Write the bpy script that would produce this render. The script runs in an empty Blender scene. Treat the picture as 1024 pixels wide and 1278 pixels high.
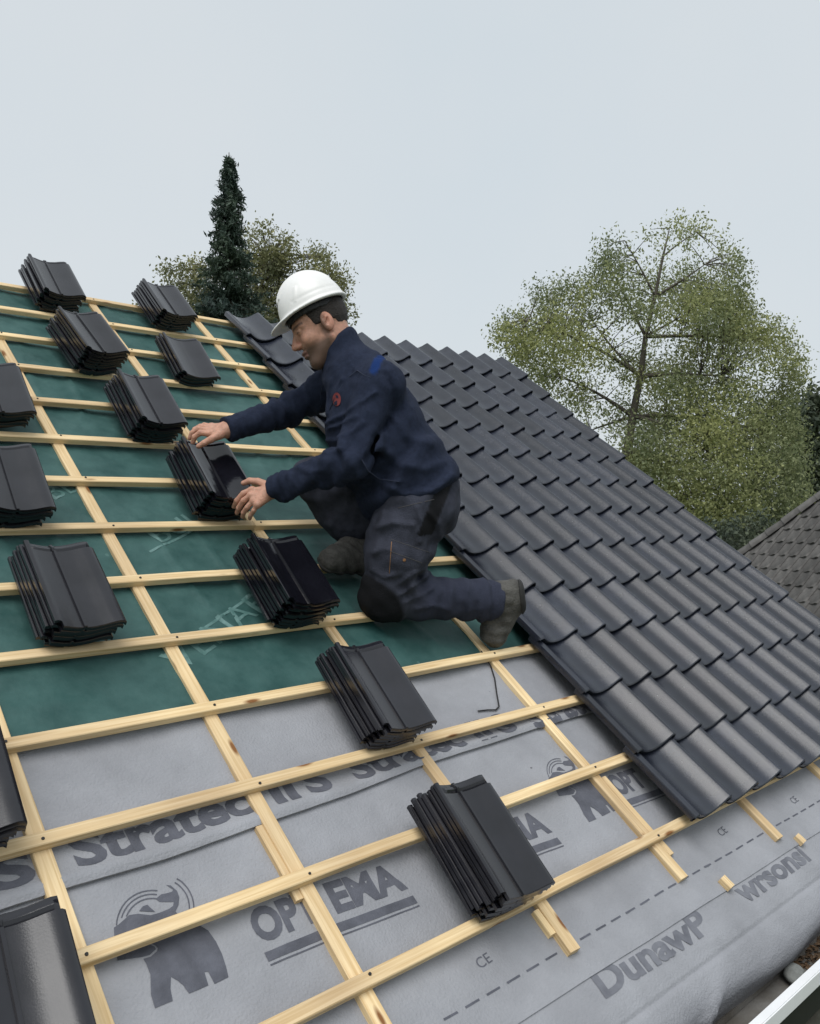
import bpy, bmesh, math, random
import numpy as np
from mathutils import Matrix, Vector
random.seed(7); RNG = np.random.default_rng(7)
SC = bpy.context.scene
COL = SC.collection

# ------------------------------------------------------------------ camera, sky, sun, exposure
D = 1.7                                    # distance of the eye from the batten plane, metres
FPX = 1055.0                               # focal length in pixels of the 1024 x 1278 photograph
d1 = np.array([0.73224, 0.00635, 0.68101])  # eave direction in camera axes (right, up, forward)
d2 = np.array([-0.55160, 0.59125, 0.58841])  # up-slope direction
d1 /= np.linalg.norm(d1); d2 -= (d2 @ d1) * d1; d2 /= np.linalg.norm(d2)
nn = np.cross(d1, d2); nn = nn if nn[1] > 0 else -nn
PITCH = math.radians(36.64)
CA, SA = math.cos(PITCH), math.sin(PITCH)
EYE_Z = 4.25
def c2w(v):                                # camera axes -> world axes
    a, b, c = v @ d1, v @ d2, v @ nn
    return np.array([a, b * CA - c * SA, b * SA + c * CA])
RX, UX, FX = c2w(np.array([1., 0, 0])), c2w(np.array([0, 1., 0])), c2w(np.array([0, 0, 1.]))
EYE = np.array([0.0, 0.0, EYE_Z])
ROOF_O = EYE - D * np.array([0, -SA, CA])  # roof frame origin: foot of the perpendicular from the eye
cam = bpy.data.cameras.new('camera'); camo = bpy.data.objects.new('camera', cam); COL.objects.link(camo)
cam.sensor_fit = 'HORIZONTAL'; cam.sensor_width = 36; cam.lens = 36 * FPX / 1024
cam.clip_start = 0.05; cam.clip_end = 3000
camo.matrix_world = Matrix(((RX[0], UX[0], -FX[0], EYE[0]), (RX[1], UX[1], -FX[1], EYE[1]), (RX[2], UX[2], -FX[2], EYE[2]), (0, 0, 0, 1)))
SC.camera = camo
SUN_EL, SUN_AZ = math.radians(62), math.radians(232)      # azimuth from +Y towards +X
world = bpy.data.worlds.new('World'); SC.world = world; world.use_nodes = True
wt = world.node_tree; wt.nodes.clear()
wo = wt.nodes.new('ShaderNodeOutputWorld'); wb = wt.nodes.new('ShaderNodeBackground')
sky = wt.nodes.new('ShaderNodeTexSky'); sky.sky_type = 'NISHITA'; sky.sun_disc = False
sky.sun_elevation = SUN_EL; sky.sun_rotation = SUN_AZ; sky.dust_density = 4; sky.air_density = 1.2
wmix = wt.nodes.new('ShaderNodeMix'); wmix.data_type = 'RGBA'; wmix.inputs[0].default_value = 0.9
wn = wt.nodes.new('ShaderNodeTexNoise'); wn.inputs['Scale'].default_value = 2.2; wn.inputs['Detail'].default_value = 4
wr = wt.nodes.new('ShaderNodeValToRGB')
wr.color_ramp.elements[0].position = 0.3; wr.color_ramp.elements[0].color = (4.95, 5.42, 5.72, 1)
wr.color_ramp.elements[1].position = 0.75; wr.color_ramp.elements[1].color = (5.38, 5.66, 5.82, 1)
wt.links.new(wn.outputs['Fac'], wr.inputs['Fac'])
wt.links.new(sky.outputs[0], wmix.inputs[6]); wt.links.new(wr.outputs[0], wmix.inputs[7])
wt.links.new(wmix.outputs[2], wb.inputs[0]); wb.inputs[1].default_value = 0.1
wt.links.new(wb.outputs[0], wo.inputs[0])
sun = bpy.data.lights.new('sun', 'SUN'); sun.energy = 1.5; sun.angle = math.radians(42); sun.color = (1.0, 0.985, 0.965)
suno = bpy.data.objects.new('sun', sun); COL.objects.link(suno)
sd = Vector((math.sin(SUN_AZ) * math.cos(SUN_EL), math.cos(SUN_AZ) * math.cos(SUN_EL), math.sin(SUN_EL)))
suno.rotation_euler = sd.to_track_quat('Z', 'Y').to_euler()
SC.view_settings.view_transform = 'Standard'; SC.view_settings.look = 'None'
SC.view_settings.exposure = 0.46; SC.view_settings.gamma = 1.0
SC.view_settings.use_curve_mapping = False
SC.cycles.use_denoising = True

# ------------------------------------------------------------------ coordinates
M_ROOF = Matrix(((1, 0, 0, ROOF_O[0]), (0, CA, -SA, ROOF_O[1]), (0, SA, CA, ROOF_O[2]), (0, 0, 0, 1)))
def uv(x, y, h=0.0):                       # photo pixel -> (u, v) on the roof plane at height h (all in units of D)
    r = np.array([(x - 512) / FPX, (639 - y) / FPX, 1.0]); t = -(1 - h) / (r @ nn); P = t * r
    return P @ d1, P @ d2
def pw(x, y, t):                           # photo pixel at forward distance t metres -> world
    return EYE + t * (FX + RX * (x - 512) / FPX + UX * (639 - y) / FPX)

# ------------------------------------------------------------------ materials
MATS = {}
def mat(name, color, rough=0.6, spec=0.5, noise=0.0, nscale=20.0, bump=0.0, bscale=60.0, metallic=0.0, color2=None, coat=0.0, sheen=0.0, stretch=None, objrand=0.0, detail=5.0, roughvar=0.0):
    m = bpy.data.materials.new(name); m.use_nodes = True; nt = m.node_tree
    b = nt.nodes['Principled BSDF']; b.inputs['Roughness'].default_value = rough
    b.inputs['Specular IOR Level'].default_value = spec; b.inputs['Metallic'].default_value = metallic
    b.inputs['Coat Weight'].default_value = coat; b.inputs['Sheen Weight'].default_value = sheen
    b.inputs['Base Color'].default_value = (*color, 1)
    tc = nt.nodes.new('ShaderNodeTexCoord'); mp = nt.nodes.new('ShaderNodeMapping')
    nt.links.new(tc.outputs['Object'], mp.inputs[0])
    if stretch: mp.inputs['Scale'].default_value = stretch
    last = None
    if noise or color2:
        n = nt.nodes.new('ShaderNodeTexNoise'); n.inputs['Scale'].default_value = nscale; n.inputs['Detail'].default_value = detail; n.inputs['Roughness'].default_value = .6
        nt.links.new(mp.outputs[0], n.inputs['Vector'])
        rp = nt.nodes.new('ShaderNodeValToRGB'); rp.color_ramp.elements[0].position = .32; rp.color_ramp.elements[1].position = .68
        c2 = color2 or tuple(min(1, c * (1 + noise)) for c in color); c1 = color if color2 else tuple(c * (1 - noise) for c in color)
        rp.color_ramp.elements[0].color = (*c1, 1); rp.color_ramp.elements[1].color = (*c2, 1)
        nt.links.new(n.outputs['Fac'], rp.inputs['Fac']); last = rp.outputs[0]
        if roughvar:
            mr = nt.nodes.new('ShaderNodeMapRange'); mr.inputs[3].default_value = max(.02, rough - roughvar); mr.inputs[4].default_value = min(1, rough + roughvar)
            nt.links.new(n.outputs['Fac'], mr.inputs[0]); nt.links.new(mr.outputs[0], b.inputs['Roughness'])
    if objrand:
        oi = nt.nodes.new('ShaderNodeObjectInfo'); mr = nt.nodes.new('ShaderNodeMapRange'); mr.inputs[3].default_value = 1 - objrand; mr.inputs[4].default_value = 1 + objrand
        nt.links.new(oi.outputs['Random'], mr.inputs[0])
        mx = nt.nodes.new('ShaderNodeVectorMath'); mx.operation = 'SCALE'
        if last is None: mx.inputs[0].default_value = color
        else: nt.links.new(last, mx.inputs[0])
        nt.links.new(mr.outputs[0], mx.inputs['Scale']); last = mx.outputs[0]
    if last is not None: nt.links.new(last, b.inputs['Base Color'])
    if bump:
        n2 = nt.nodes.new('ShaderNodeTexNoise'); n2.inputs['Scale'].default_value = bscale; n2.inputs['Detail'].default_value = 6
        nt.links.new(mp.outputs[0], n2.inputs['Vector'])
        bp = nt.nodes.new('ShaderNodeBump'); bp.inputs['Strength'].default_value = bump; bp.inputs['Distance'].default_value = .01
        nt.links.new(n2.outputs['Fac'], bp.inputs['Height']); nt.links.new(bp.outputs[0], b.inputs['Normal'])
    MATS[name] = m
    return m

def wood_mat():
    m = mat('pine', (.66, .47, .235), rough=.62, spec=.3)
    nt = m.node_tree; b = nt.nodes['Principled BSDF']
    tc = nt.nodes.new('ShaderNodeTexCoord'); oi = nt.nodes.new('ShaderNodeObjectInfo')
    off = nt.nodes.new('ShaderNodeVectorMath'); off.operation = 'SCALE'; off.inputs[0].default_value = (37, 11, 5)
    nt.links.new(oi.outputs['Random'], off.inputs['Scale'])
    add = nt.nodes.new('ShaderNodeVectorMath'); nt.links.new(tc.outputs['Object'], add.inputs[0]); nt.links.new(off.outputs[0], add.inputs[1])
    mp = nt.nodes.new('ShaderNodeMapping'); mp.inputs['Scale'].default_value = (1.6, 60, 60); nt.links.new(add.outputs[0], mp.inputs[0])
    n = nt.nodes.new('ShaderNodeTexNoise'); n.inputs['Scale'].default_value = 2.0; n.inputs['Detail'].default_value = 7; n.inputs['Distortion'].default_value = .6
    nt.links.new(mp.outputs[0], n.inputs['Vector'])
    rp = nt.nodes.new('ShaderNodeValToRGB'); e = rp.color_ramp.elements
    e[0].position = .25; e[0].color = (.60, .43, .22, 1); e[1].position = .7; e[1].color = (.88, .73, .48, 1)
    nt.links.new(n.outputs['Fac'], rp.inputs['Fac'])
    # long stretches of greyer / redder timber
    n3 = nt.nodes.new('ShaderNodeTexNoise'); n3.inputs['Scale'].default_value = 1.7; n3.inputs['Detail'].default_value = 3; nt.links.new(add.outputs[0], n3.inputs['Vector'])
    r3 = nt.nodes.new('ShaderNodeValToRGB'); r3.color_ramp.elements[0].color = (.70, .64, .60, 1); r3.color_ramp.elements[1].color = (1.12, 1.08, 1.0, 1)
    r3.color_ramp.elements[0].position = .3; r3.color_ramp.elements[1].position = .7
    nt.links.new(n3.outputs['Fac'], r3.inputs['Fac'])
    mu = nt.nodes.new('ShaderNodeMix'); mu.data_type = 'RGBA'; mu.blend_type = 'MULTIPLY'; mu.inputs[0].default_value = 1
    nt.links.new(rp.outputs[0], mu.inputs[6]); nt.links.new(r3.outputs[0], mu.inputs[7])
    # knots
    mp2 = nt.nodes.new('ShaderNodeMapping'); mp2.inputs['Scale'].default_value = (4.5, 16, 16); nt.links.new(add.outputs[0], mp2.inputs[0])
    vo = nt.nodes.new('ShaderNodeTexVoronoi'); vo.inputs['Scale'].default_value = 1.0; nt.links.new(mp2.outputs[0], vo.inputs['Vector'])
    rk = nt.nodes.new('ShaderNodeValToRGB'); rk.color_ramp.elements[0].position = .07; rk.color_ramp.elements[0].color = (1, 1, 1, 1); rk.color_ramp.elements[1].position = .16; rk.color_ramp.elements[1].color = (0, 0, 0, 1)
    nt.links.new(vo.outputs['Distance'], rk.inputs['Fac'])
    mk = nt.nodes.new('ShaderNodeMix'); mk.data_type = 'RGBA'; nt.links.new(rk.outputs[0], mk.inputs[0]); nt.links.new(mu.outputs[2], mk.inputs[6]); mk.inputs[7].default_value = (.22, .095, .03, 1)
    nt.links.new(mk.outputs[2], b.inputs['Base Color'])
    bp = nt.nodes.new('ShaderNodeBump'); bp.inputs['Strength'].default_value = .25; bp.inputs['Distance'].default_value = .004
    nt.links.new(n.outputs['Fac'], bp.inputs['Height']); nt.links.new(bp.outputs[0], b.inputs['Normal'])
    return m
wood_mat()
mat('grey_membrane', (.292, .299, .322), rough=.85, spec=.25, noise=.12, nscale=5, bump=.4, bscale=150, detail=10)
mat('grey_print', (.105, .11, .132), rough=.85, spec=.25, noise=.22, nscale=18, bump=.3, bscale=260)
mat('faint_print', (.115, .12, .14), rough=.85, spec=.25, color2=(.19, .197, .222), nscale=16)
mat('green_membrane', (.015, .062, .058), rough=.62, spec=.4, color2=(.048, .120, .112), nscale=7, bump=.45, bscale=16, roughvar=.12, detail=9)
mat('pale_print', (.14, .25, .24), rough=.6, spec=.4, color2=(.05, .13, .12), nscale=26)
mat('laid_tile', (.015, .018, .028), rough=.23, spec=.72, noise=.28, nscale=11, bump=.10, bscale=420, objrand=.35, roughvar=.10)
mat('stack_tile', (.011, .011, .015), rough=.21, spec=.62, noise=.25, nscale=8, bump=.03, bscale=300, objrand=.2, roughvar=.08)
mat('glossy_tile', (.006, .006, .009), rough=.10, spec=.6, noise=.2, nscale=8, bump=.04, bscale=30, objrand=.2)
mat('deck_board', (.25, .17, .09), rough=.8, noise=.25, nscale=6, stretch=(1, 12, 12))
mat('brick_wall', (.30, .16, .11), rough=.85, noise=.2, nscale=30)
mat('white_paint', (.78, .79, .80), rough=.42, noise=.05, nscale=5)
mat('weathered_zinc', (.17, .165, .155), rough=.75, color2=(.09, .08, .065), nscale=7, bump=.5, bscale=30)
mat('litter', (.05, .033, .02), rough=.95, color2=(.16, .10, .055), nscale=14, objrand=.2)
mat('stone', (.20, .21, .20), rough=.8, noise=.3, nscale=22, bump=.4, bscale=60)
mat('black_rubber', (.012, .012, .013), rough=.55)
mat('steel', (.35, .35, .36), rough=.4, metallic=1)
mat('lawn', (.045, .07, .022), rough=.95, color2=(.075, .095, .035), nscale=.8)
mat('bark', (.09, .08, .065), rough=.95, noise=.35, nscale=5, bump=.6, bscale=12)
mat('old_tile', (.092, .088, .084), rough=.85, noise=.35, nscale=7, bump=.3, bscale=60, objrand=.28)
mat('plaster', (.5, .48, .44), rough=.9, noise=.08, nscale=4)

def leaf_mat(name, c1, c2, trans=.35):
    m = bpy.data.materials.new(name); m.use_nodes = True; nt = m.node_tree; nt.nodes.clear()
    out = nt.nodes.new('ShaderNodeOutputMaterial'); geo = nt.nodes.new('ShaderNodeNewGeometry')
    rp = nt.nodes.new('ShaderNodeValToRGB'); rp.color_ramp.elements[0].color = (*c1, 1); rp.color_ramp.elements[1].color = (*c2, 1)
    nt.links.new(geo.outputs['Random Per Island'], rp.inputs['Fac'])
    tc = nt.nodes.new('ShaderNodeTexCoord'); n = nt.nodes.new('ShaderNodeTexNoise'); n.inputs['Scale'].default_value = .55; n.inputs['Detail'].default_value = 3
    nt.links.new(tc.outputs['Object'], n.inputs['Vector'])
    r2 = nt.nodes.new('ShaderNodeValToRGB'); r2.color_ramp.elements[0].position = .35; r2.color_ramp.elements[1].position = .65
    r2.color_ramp.elements[0].color = (.72, .74, .8, 1); r2.color_ramp.elements[1].color = (1.2, 1.12, .95, 1); nt.links.new(n.outputs['Fac'], r2.inputs['Fac'])
    mu = nt.nodes.new('ShaderNodeMix'); mu.data_type = 'RGBA'; mu.blend_type = 'MULTIPLY'; mu.inputs[0].default_value = 1
    nt.links.new(rp.outputs[0], mu.inputs[6]); nt.links.new(r2.outputs[0], mu.inputs[7])
    pb = nt.nodes.new('ShaderNodeBsdfPrincipled'); pb.inputs['Roughness'].default_value = .55; pb.inputs['Specular IOR Level'].default_value = .3
    tr = nt.nodes.new('ShaderNodeBsdfTranslucent'); mix = nt.nodes.new('ShaderNodeMixShader'); mix.inputs[0].default_value = trans
    nt.links.new(mu.outputs[2], pb.inputs['Base Color']); nt.links.new(mu.outputs[2], tr.inputs['Color'])
    nt.links.new(pb.outputs[0], mix.inputs[1]); nt.links.new(tr.outputs[0], mix.inputs[2]); nt.links.new(mix.outputs[0], out.inputs[0])
    MATS[name] = m
leaf_mat('birch_leaf', (.16, .20, .085), (.42, .46, .24), .45)
leaf_mat('far_leaf', (.16, .18, .09), (.32, .33, .18))
leaf_mat('spruce_needle', (.030, .054, .045), (.085, .125, .10), .15)  # needle tones lifted so distance haze sits in the colour
leaf_mat('dark_leaf', (.06, .08, .055), (.13, .16, .105), .2)

def specks(name, scale, thr, colr):                  # scattered crumbs and smudges on the sheet
    nt = MATS[name].node_tree; b = nt.nodes['Principled BSDF']; cur = b.inputs['Base Color'].links[0].from_socket
    tc = nt.nodes.new('ShaderNodeTexCoord'); nz = nt.nodes.new('ShaderNodeTexNoise'); nz.inputs['Scale'].default_value = 30
    ad = nt.nodes.new('ShaderNodeVectorMath'); ad.operation = 'MULTIPLY_ADD'; ad.inputs[1].default_value = (.02, .02, .02)
    nt.links.new(tc.outputs['Object'], nz.inputs['Vector']); nt.links.new(nz.outputs['Color'], ad.inputs[0]); nt.links.new(tc.outputs['Object'], ad.inputs[2])
    vo = nt.nodes.new('ShaderNodeTexVoronoi'); vo.inputs['Scale'].default_value = scale; nt.links.new(ad.outputs[0], vo.inputs['Vector'])
    sp = nt.nodes.new('ShaderNodeSeparateColor'); nt.links.new(vo.outputs['Color'], sp.inputs[0])
    th = nt.nodes.new('ShaderNodeMath'); th.operation = 'MULTIPLY'; th.inputs[1].default_value = thr; nt.links.new(sp.outputs[0], th.inputs[0])
    pw_ = nt.nodes.new('ShaderNodeMath'); pw_.operation = 'POWER'; pw_.inputs[1].default_value = 3; nt.links.new(th.outputs[0], pw_.inputs[0])
    lt = nt.nodes.new('ShaderNodeMath'); lt.operation = 'LESS_THAN'; nt.links.new(vo.outputs['Distance'], lt.inputs[0]); nt.links.new(pw_.outputs[0], lt.inputs[1])
    m8 = nt.nodes.new('ShaderNodeMath'); m8.operation = 'MULTIPLY'; m8.inputs[1].default_value = .75; nt.links.new(lt.outputs[0], m8.inputs[0])
    mx = nt.nodes.new('ShaderNodeMix'); mx.data_type = 'RGBA'; nt.links.new(m8.outputs[0], mx.inputs[0]); nt.links.new(cur, mx.inputs[6]); mx.inputs[7].default_value = (*colr, 1)
    nt.links.new(mx.outputs[2], b.inputs['Base Color'])
specks('grey_membrane', 9, .42, (.10, .10, .105)); specks('green_membrane', 11, .45, (.07, .15, .14)); specks('laid_tile', 16, .40, (.07, .072, .076))
# ------------------------------------------------------------------ object helpers
def wm(o):
    b = o.matrix_basis
    return (wm(o.parent) @ o.matrix_parent_inverse @ b) if o.parent else b.copy()
def adopt(o, parent):                      # parent without moving
    w = wm(o); o.parent = parent; o.matrix_parent_inverse = wm(parent).inverted(); o.matrix_basis = w
    return o
def tag(o, label=None, cat=None, group=None, kind=None):
    if label: o['label'] = label
    if cat: o['category'] = cat
    if group: o['group'] = group
    if kind: o['kind'] = kind
    return o
def empty(name, loc=(0, 0, 0)):
    o = bpy.data.objects.new(name, None); COL.objects.link(o); o.matrix_basis = Matrix.Translation(Vector(loc)); o.empty_display_size = .2
    return o
def mesh_obj(name, me, material=None, parent=None, mw=None, smooth=None):
    if material:
        me.materials.clear(); me.materials.append(MATS[material])
    o = bpy.data.objects.new(name, me); COL.objects.link(o)
    if mw is not None: o.matrix_basis = mw
    if smooth == 'all': me.shade_smooth()
    elif smooth is not None:
        me.shade_smooth(); me.set_sharp_from_angle(angle=math.radians(smooth))
    if parent: adopt(o, parent)
    return o
def pymesh(name, v, f):
    me = bpy.data.meshes.new(name); me.from_pydata([tuple(map(float, p)) for p in v], [], [tuple(map(int, q)) for q in f]); me.update(); return me
def npmesh(name, v, quads):
    v = np.asarray(v, np.float32); quads = np.asarray(quads, np.int32); k = quads.shape[1]
    me = bpy.data.meshes.new(name); me.vertices.add(len(v)); me.vertices.foreach_set('co', v.ravel())
    me.loops.add(quads.size); me.loops.foreach_set('vertex_index', quads.ravel())
    me.polygons.add(len(quads)); me.polygons.foreach_set('loop_start', np.arange(0, quads.size, k, dtype=np.int32))
    me.update(calc_edges=True); me.validate(); return me
def box_mesh(name, lx, ly, lz, bevel=0.0, center=(0, 0, 0), seg=1):
    bm = bmesh.new(); bmesh.ops.create_cube(bm, size=1)
    for v in bm.verts: v.co = Vector((v.co.x * lx + center[0], v.co.y * ly + center[1], v.co.z * lz + center[2]))
    if bevel: bmesh.ops.bevel(bm, geom=bm.edges[:], offset=bevel, segments=seg, affect='EDGES')
    me = bpy.data.meshes.new(name); bm.to_mesh(me); bm.free(); return me
def tube(bm, pts, radii, n=8, cap=True):
    pts = [Vector(p) for p in pts]; rings = []; ref = None
    for i, p in enumerate(pts):
        t = (pts[min(i + 1, len(pts) - 1)] - pts[max(i - 1, 0)]).normalized()
        if ref is None: ref = t.orthogonal().normalized()
        x = (ref - t * ref.dot(t)).normalized(); y = t.cross(x); ref = x
        rings.append([bm.verts.new(p + (x * math.cos(2 * math.pi * k / n) + y * math.sin(2 * math.pi * k / n)) * radii[i]) for k in range(n)])
    for a, b in zip(rings, rings[1:]):
        for k in range(n): bm.faces.new((a[k], a[(k + 1) % n], b[(k + 1) % n], b[k]))
    if cap:
        bm.faces.new(rings[0][::-1]); bm.faces.new(rings[-1])
def bm_mesh(name, bm):
    me = bpy.data.meshes.new(name); bm.to_mesh(me); bm.free(); return me
def rt(u, v, h): return M_ROOF @ Matrix.Translation((u * D, v * D, h))      # u, v in D; h in metres

# ------------------------------------------------------------------ ground and house
ground = mesh_obj('ground', pymesh('ground', [(-1500, -1500, 0), (1500, -1500, 0), (1500, 1500, 0), (-1500, 1500, 0)], [(0, 1, 2, 3)]), 'lawn'); tag(ground, kind='structure')
BW, BT, CW, CT = .0335, .022, .041, .024             # batten and counter batten sections
H_M = -(BT + CT)                                     # membrane level
V_RIDGE, U_L, U_VERGE = 2.485, -1.6, 2.98
house = empty('house', (2.2, 3.2, 0))
tag(house, 'house with a half tiled pitched roof under renewal', 'house')
def P3(u, v, h): return np.array(M_ROOF @ Vector((u * D, v * D, h)))
# deck of both slopes (solid, thick), mirrored over the ridge
rid = P3(0, V_RIDGE, H_M - .02); eav = P3(0, .14, H_M - .02)
x0, x1 = U_L * D, (U_VERGE - .03) * D
def slab(y0, z0, y1, z1, th):
    return [(x0, y0, z0), (x1, y0, z0), (x1, y1, z1), (x0, y1, z1), (x0, y0, z0 - th), (x1, y0, z0 - th), (x1, y1, z1 - th), (x0, y1, z1 - th)]
BOXF = [(0, 1, 2, 3), (7, 6, 5, 4), (0, 4, 5, 1), (1, 5, 6, 2), (2, 6, 7, 3), (3, 7, 4, 0)]
yb = 2 * rid[1] - eav[1]
v = slab(eav[1], eav[2], rid[1], rid[2], .16) + slab(yb, eav[2], rid[1] + .002, rid[2], .16)
f = BOXF + [tuple(i + 8 for i in q[::-1]) for q in BOXF]
roof = mesh_obj('roof', pymesh('roof', v, f), 'deck_board', house)
roof['label'] = 'pitched roof half covered in dark tiles, half open to battens and underlay'
# walls with gable
zt = eav[2] - .22
wx0, wx1, wy0, wy1 = x0 + .1, x1 - .12, eav[1] + .22, yb - .22
gz = rid[2] - .30
w = [(wx0, wy0, 0), (wx1, wy0, 0), (wx1, wy1, 0), (wx0, wy1, 0), (wx0, wy0, zt), (wx1, wy0, zt), (wx1, wy1, zt), (wx0, wy1, zt), (wx0, rid[1], gz), (wx1, rid[1], gz)]
mesh_obj('wall', pymesh('wall', w, [(0, 1, 5, 4), (2, 3, 7, 6), (1, 2, 6, 9, 5), (3, 0, 4, 8, 7)]), 'brick_wall', house)
# back slope underlay
bs = slab(yb, eav[2] + .004, rid[1] - .001, rid[2] + .004, .003)
mesh_obj('back_membrane', pymesh('back_membrane', bs, [q[::-1] for q in BOXF]), 'green_membrane', roof)

# ---- underlay sheets
def vnoise(p, s):                                    # smooth cheap noise, p (...,2|3)
    out = 0.0
    for k, (a, b, c) in enumerate(((1.0, .37, .71), (-.53, 1.13, .29), (.41, -.83, 1.31), (1.7, 1.9, -.6), (-2.3, 1.4, 1.1))):
        q = p[..., 0] * a + p[..., 1] * b + (p[..., 2] * c if p.shape[-1] > 2 else 0)
        out = out + np.sin(q * s * (1 + .31 * k) + 1.7 * k + 1.3 * np.sin(q * s * .43 + k)) / (1 + .5 * k)
    return out / 2.6
CU = [0.39, 0.716, 1.066, 1.42, 1.785, 2.14, 2.5, 2.86]
def crease(u, v):
    """height (metres) of the loose underlay over its deck; u, v in D"""
    u = np.asarray(u, float); v = np.asarray(v, float); p = np.stack([u, v], -1)
    sag = np.zeros_like(u)
    edges = [CU[0] - .33] + CU
    for a, b in zip(edges, edges[1:]):
        m = (u > a) & (u < b); sag = np.where(m, -.012 * np.sin(np.pi * (u - a) / (b - a)) ** 2, sag)
    w = .0022 * vnoise(p, 22) + .0012 * vnoise(p[..., ::-1], 55)
    # sharper creases running up the slope on the green sheet
    g = np.clip((v - .8) / .1, 0, 1)
    r = np.abs(np.sin(u * 31 + 2.2 * np.sin(v * 5.1) + .8 * np.sin(v * 13)))
    w = w + g * .007 * np.exp(-(r / .26) ** 2) * (.5 + .5 * np.sin(v * 9 + u * 4))
    r2 = np.abs(np.sin(v * 47 + 1.5 * np.sin(u * 9) + 7 * u)); w = w + g * .004 * np.exp(-(r2 / .3) ** 2) * (.5 + .5 * np.sin(u * 17))
    r3 = np.abs(np.sin(u * 13 + v * 21 + 2.1 * np.sin(v * 11 + u * 3) + 1.2 * np.sin(u * 7))); r4 = np.abs(np.sin(v * 33 - u * 8 + 1.7 * np.sin(u * 10)))
    w = w + (1 - g) * (.0030 * np.exp(-(r3 / .17) ** 2) * np.clip(vnoise(p, 6) + .3, 0, 1) + .0025 * np.exp(-(r4 / .2) ** 2) * np.clip(vnoise(p[..., ::-1], 7) + .2, 0, 1))
    return sag * .6 + w
LAYER = {'c': 0.006, 'b': .0095, 'a': .013, 'g': .0165}
def memb_h(u, v, layer): return H_M + LAYER[layer] + crease(u, v) - .006
def lower_edge_a(u): return .581 + .028 * np.clip((u - .33) / .8, 0, 1.6) + .004 * np.sin(u * 6.3 + .6)
def sheet(name, ulo, uhi, nu, vlo, vhi, nv, layer, material, lo_fn=None, hem=0.0):
    us = np.linspace(ulo, uhi, nu); ts = np.linspace(0, 1, nv)
    U, T = np.meshgrid(us, ts, indexing='ij')
    LO = lo_fn(U) if lo_fn else vlo + 0 * U
    V = LO + (vhi - LO) * T
    H = memb_h(U, V, layer)
    if hem:                                           # folded hem: puffs up then tucks down at the edge
        dd = (V - LO) * D; H = H + hem * np.exp(-((dd - .02) / .018) ** 2) + .6 * hem * np.exp(-(dd / .05) ** 2)
    co = np.stack([U * D, V * D, H], -1).reshape(-1, 3)
    idx = np.arange(nu * nv).reshape(nu, nv)
    q = np.stack([idx[:-1, :-1], idx[1:, :-1], idx[1:, 1:], idx[:-1, 1:]], -1).reshape(-1, 4)
    # turned-under lower edge
    e0 = co.reshape(nu, nv, 3)[:, 0].copy(); e0[:, 2] -= .006 + hem; e0[:, 1] += .004
    co = np.concatenate([co, e0]); b = nu * nv + np.arange(nu)
    q = np.concatenate([q, np.stack([b[:-1], b[1:], idx[1:, 0], idx[:-1, 0]], -1)])
    o = mesh_obj(name, npmesh(name, co, q), material, roof, M_ROOF.copy(), smooth=50)
    return o
sheet('green_membrane', U_L, U_VERGE - .04, 520, .816, V_RIDGE, 200, 'g', 'green_membrane')['label'] = 'dark green plastic underlay sheet'
sheet('grey_membrane', U_L, U_VERGE - .04, 300, .575, .90, 48, 'a', 'grey_membrane', lower_edge_a, .010)['label'] = 'grey underlay strip with large printed lettering and folded hem'
sheet('grey_membrane', U_L, U_VERGE - .04, 300, .187, .72, 48, 'b', 'grey_membrane', lambda u: .187 - .006 * np.clip(u - 1, -1, 1), .002)['label'] = 'grey underlay sheet printed with elephants'
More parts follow.
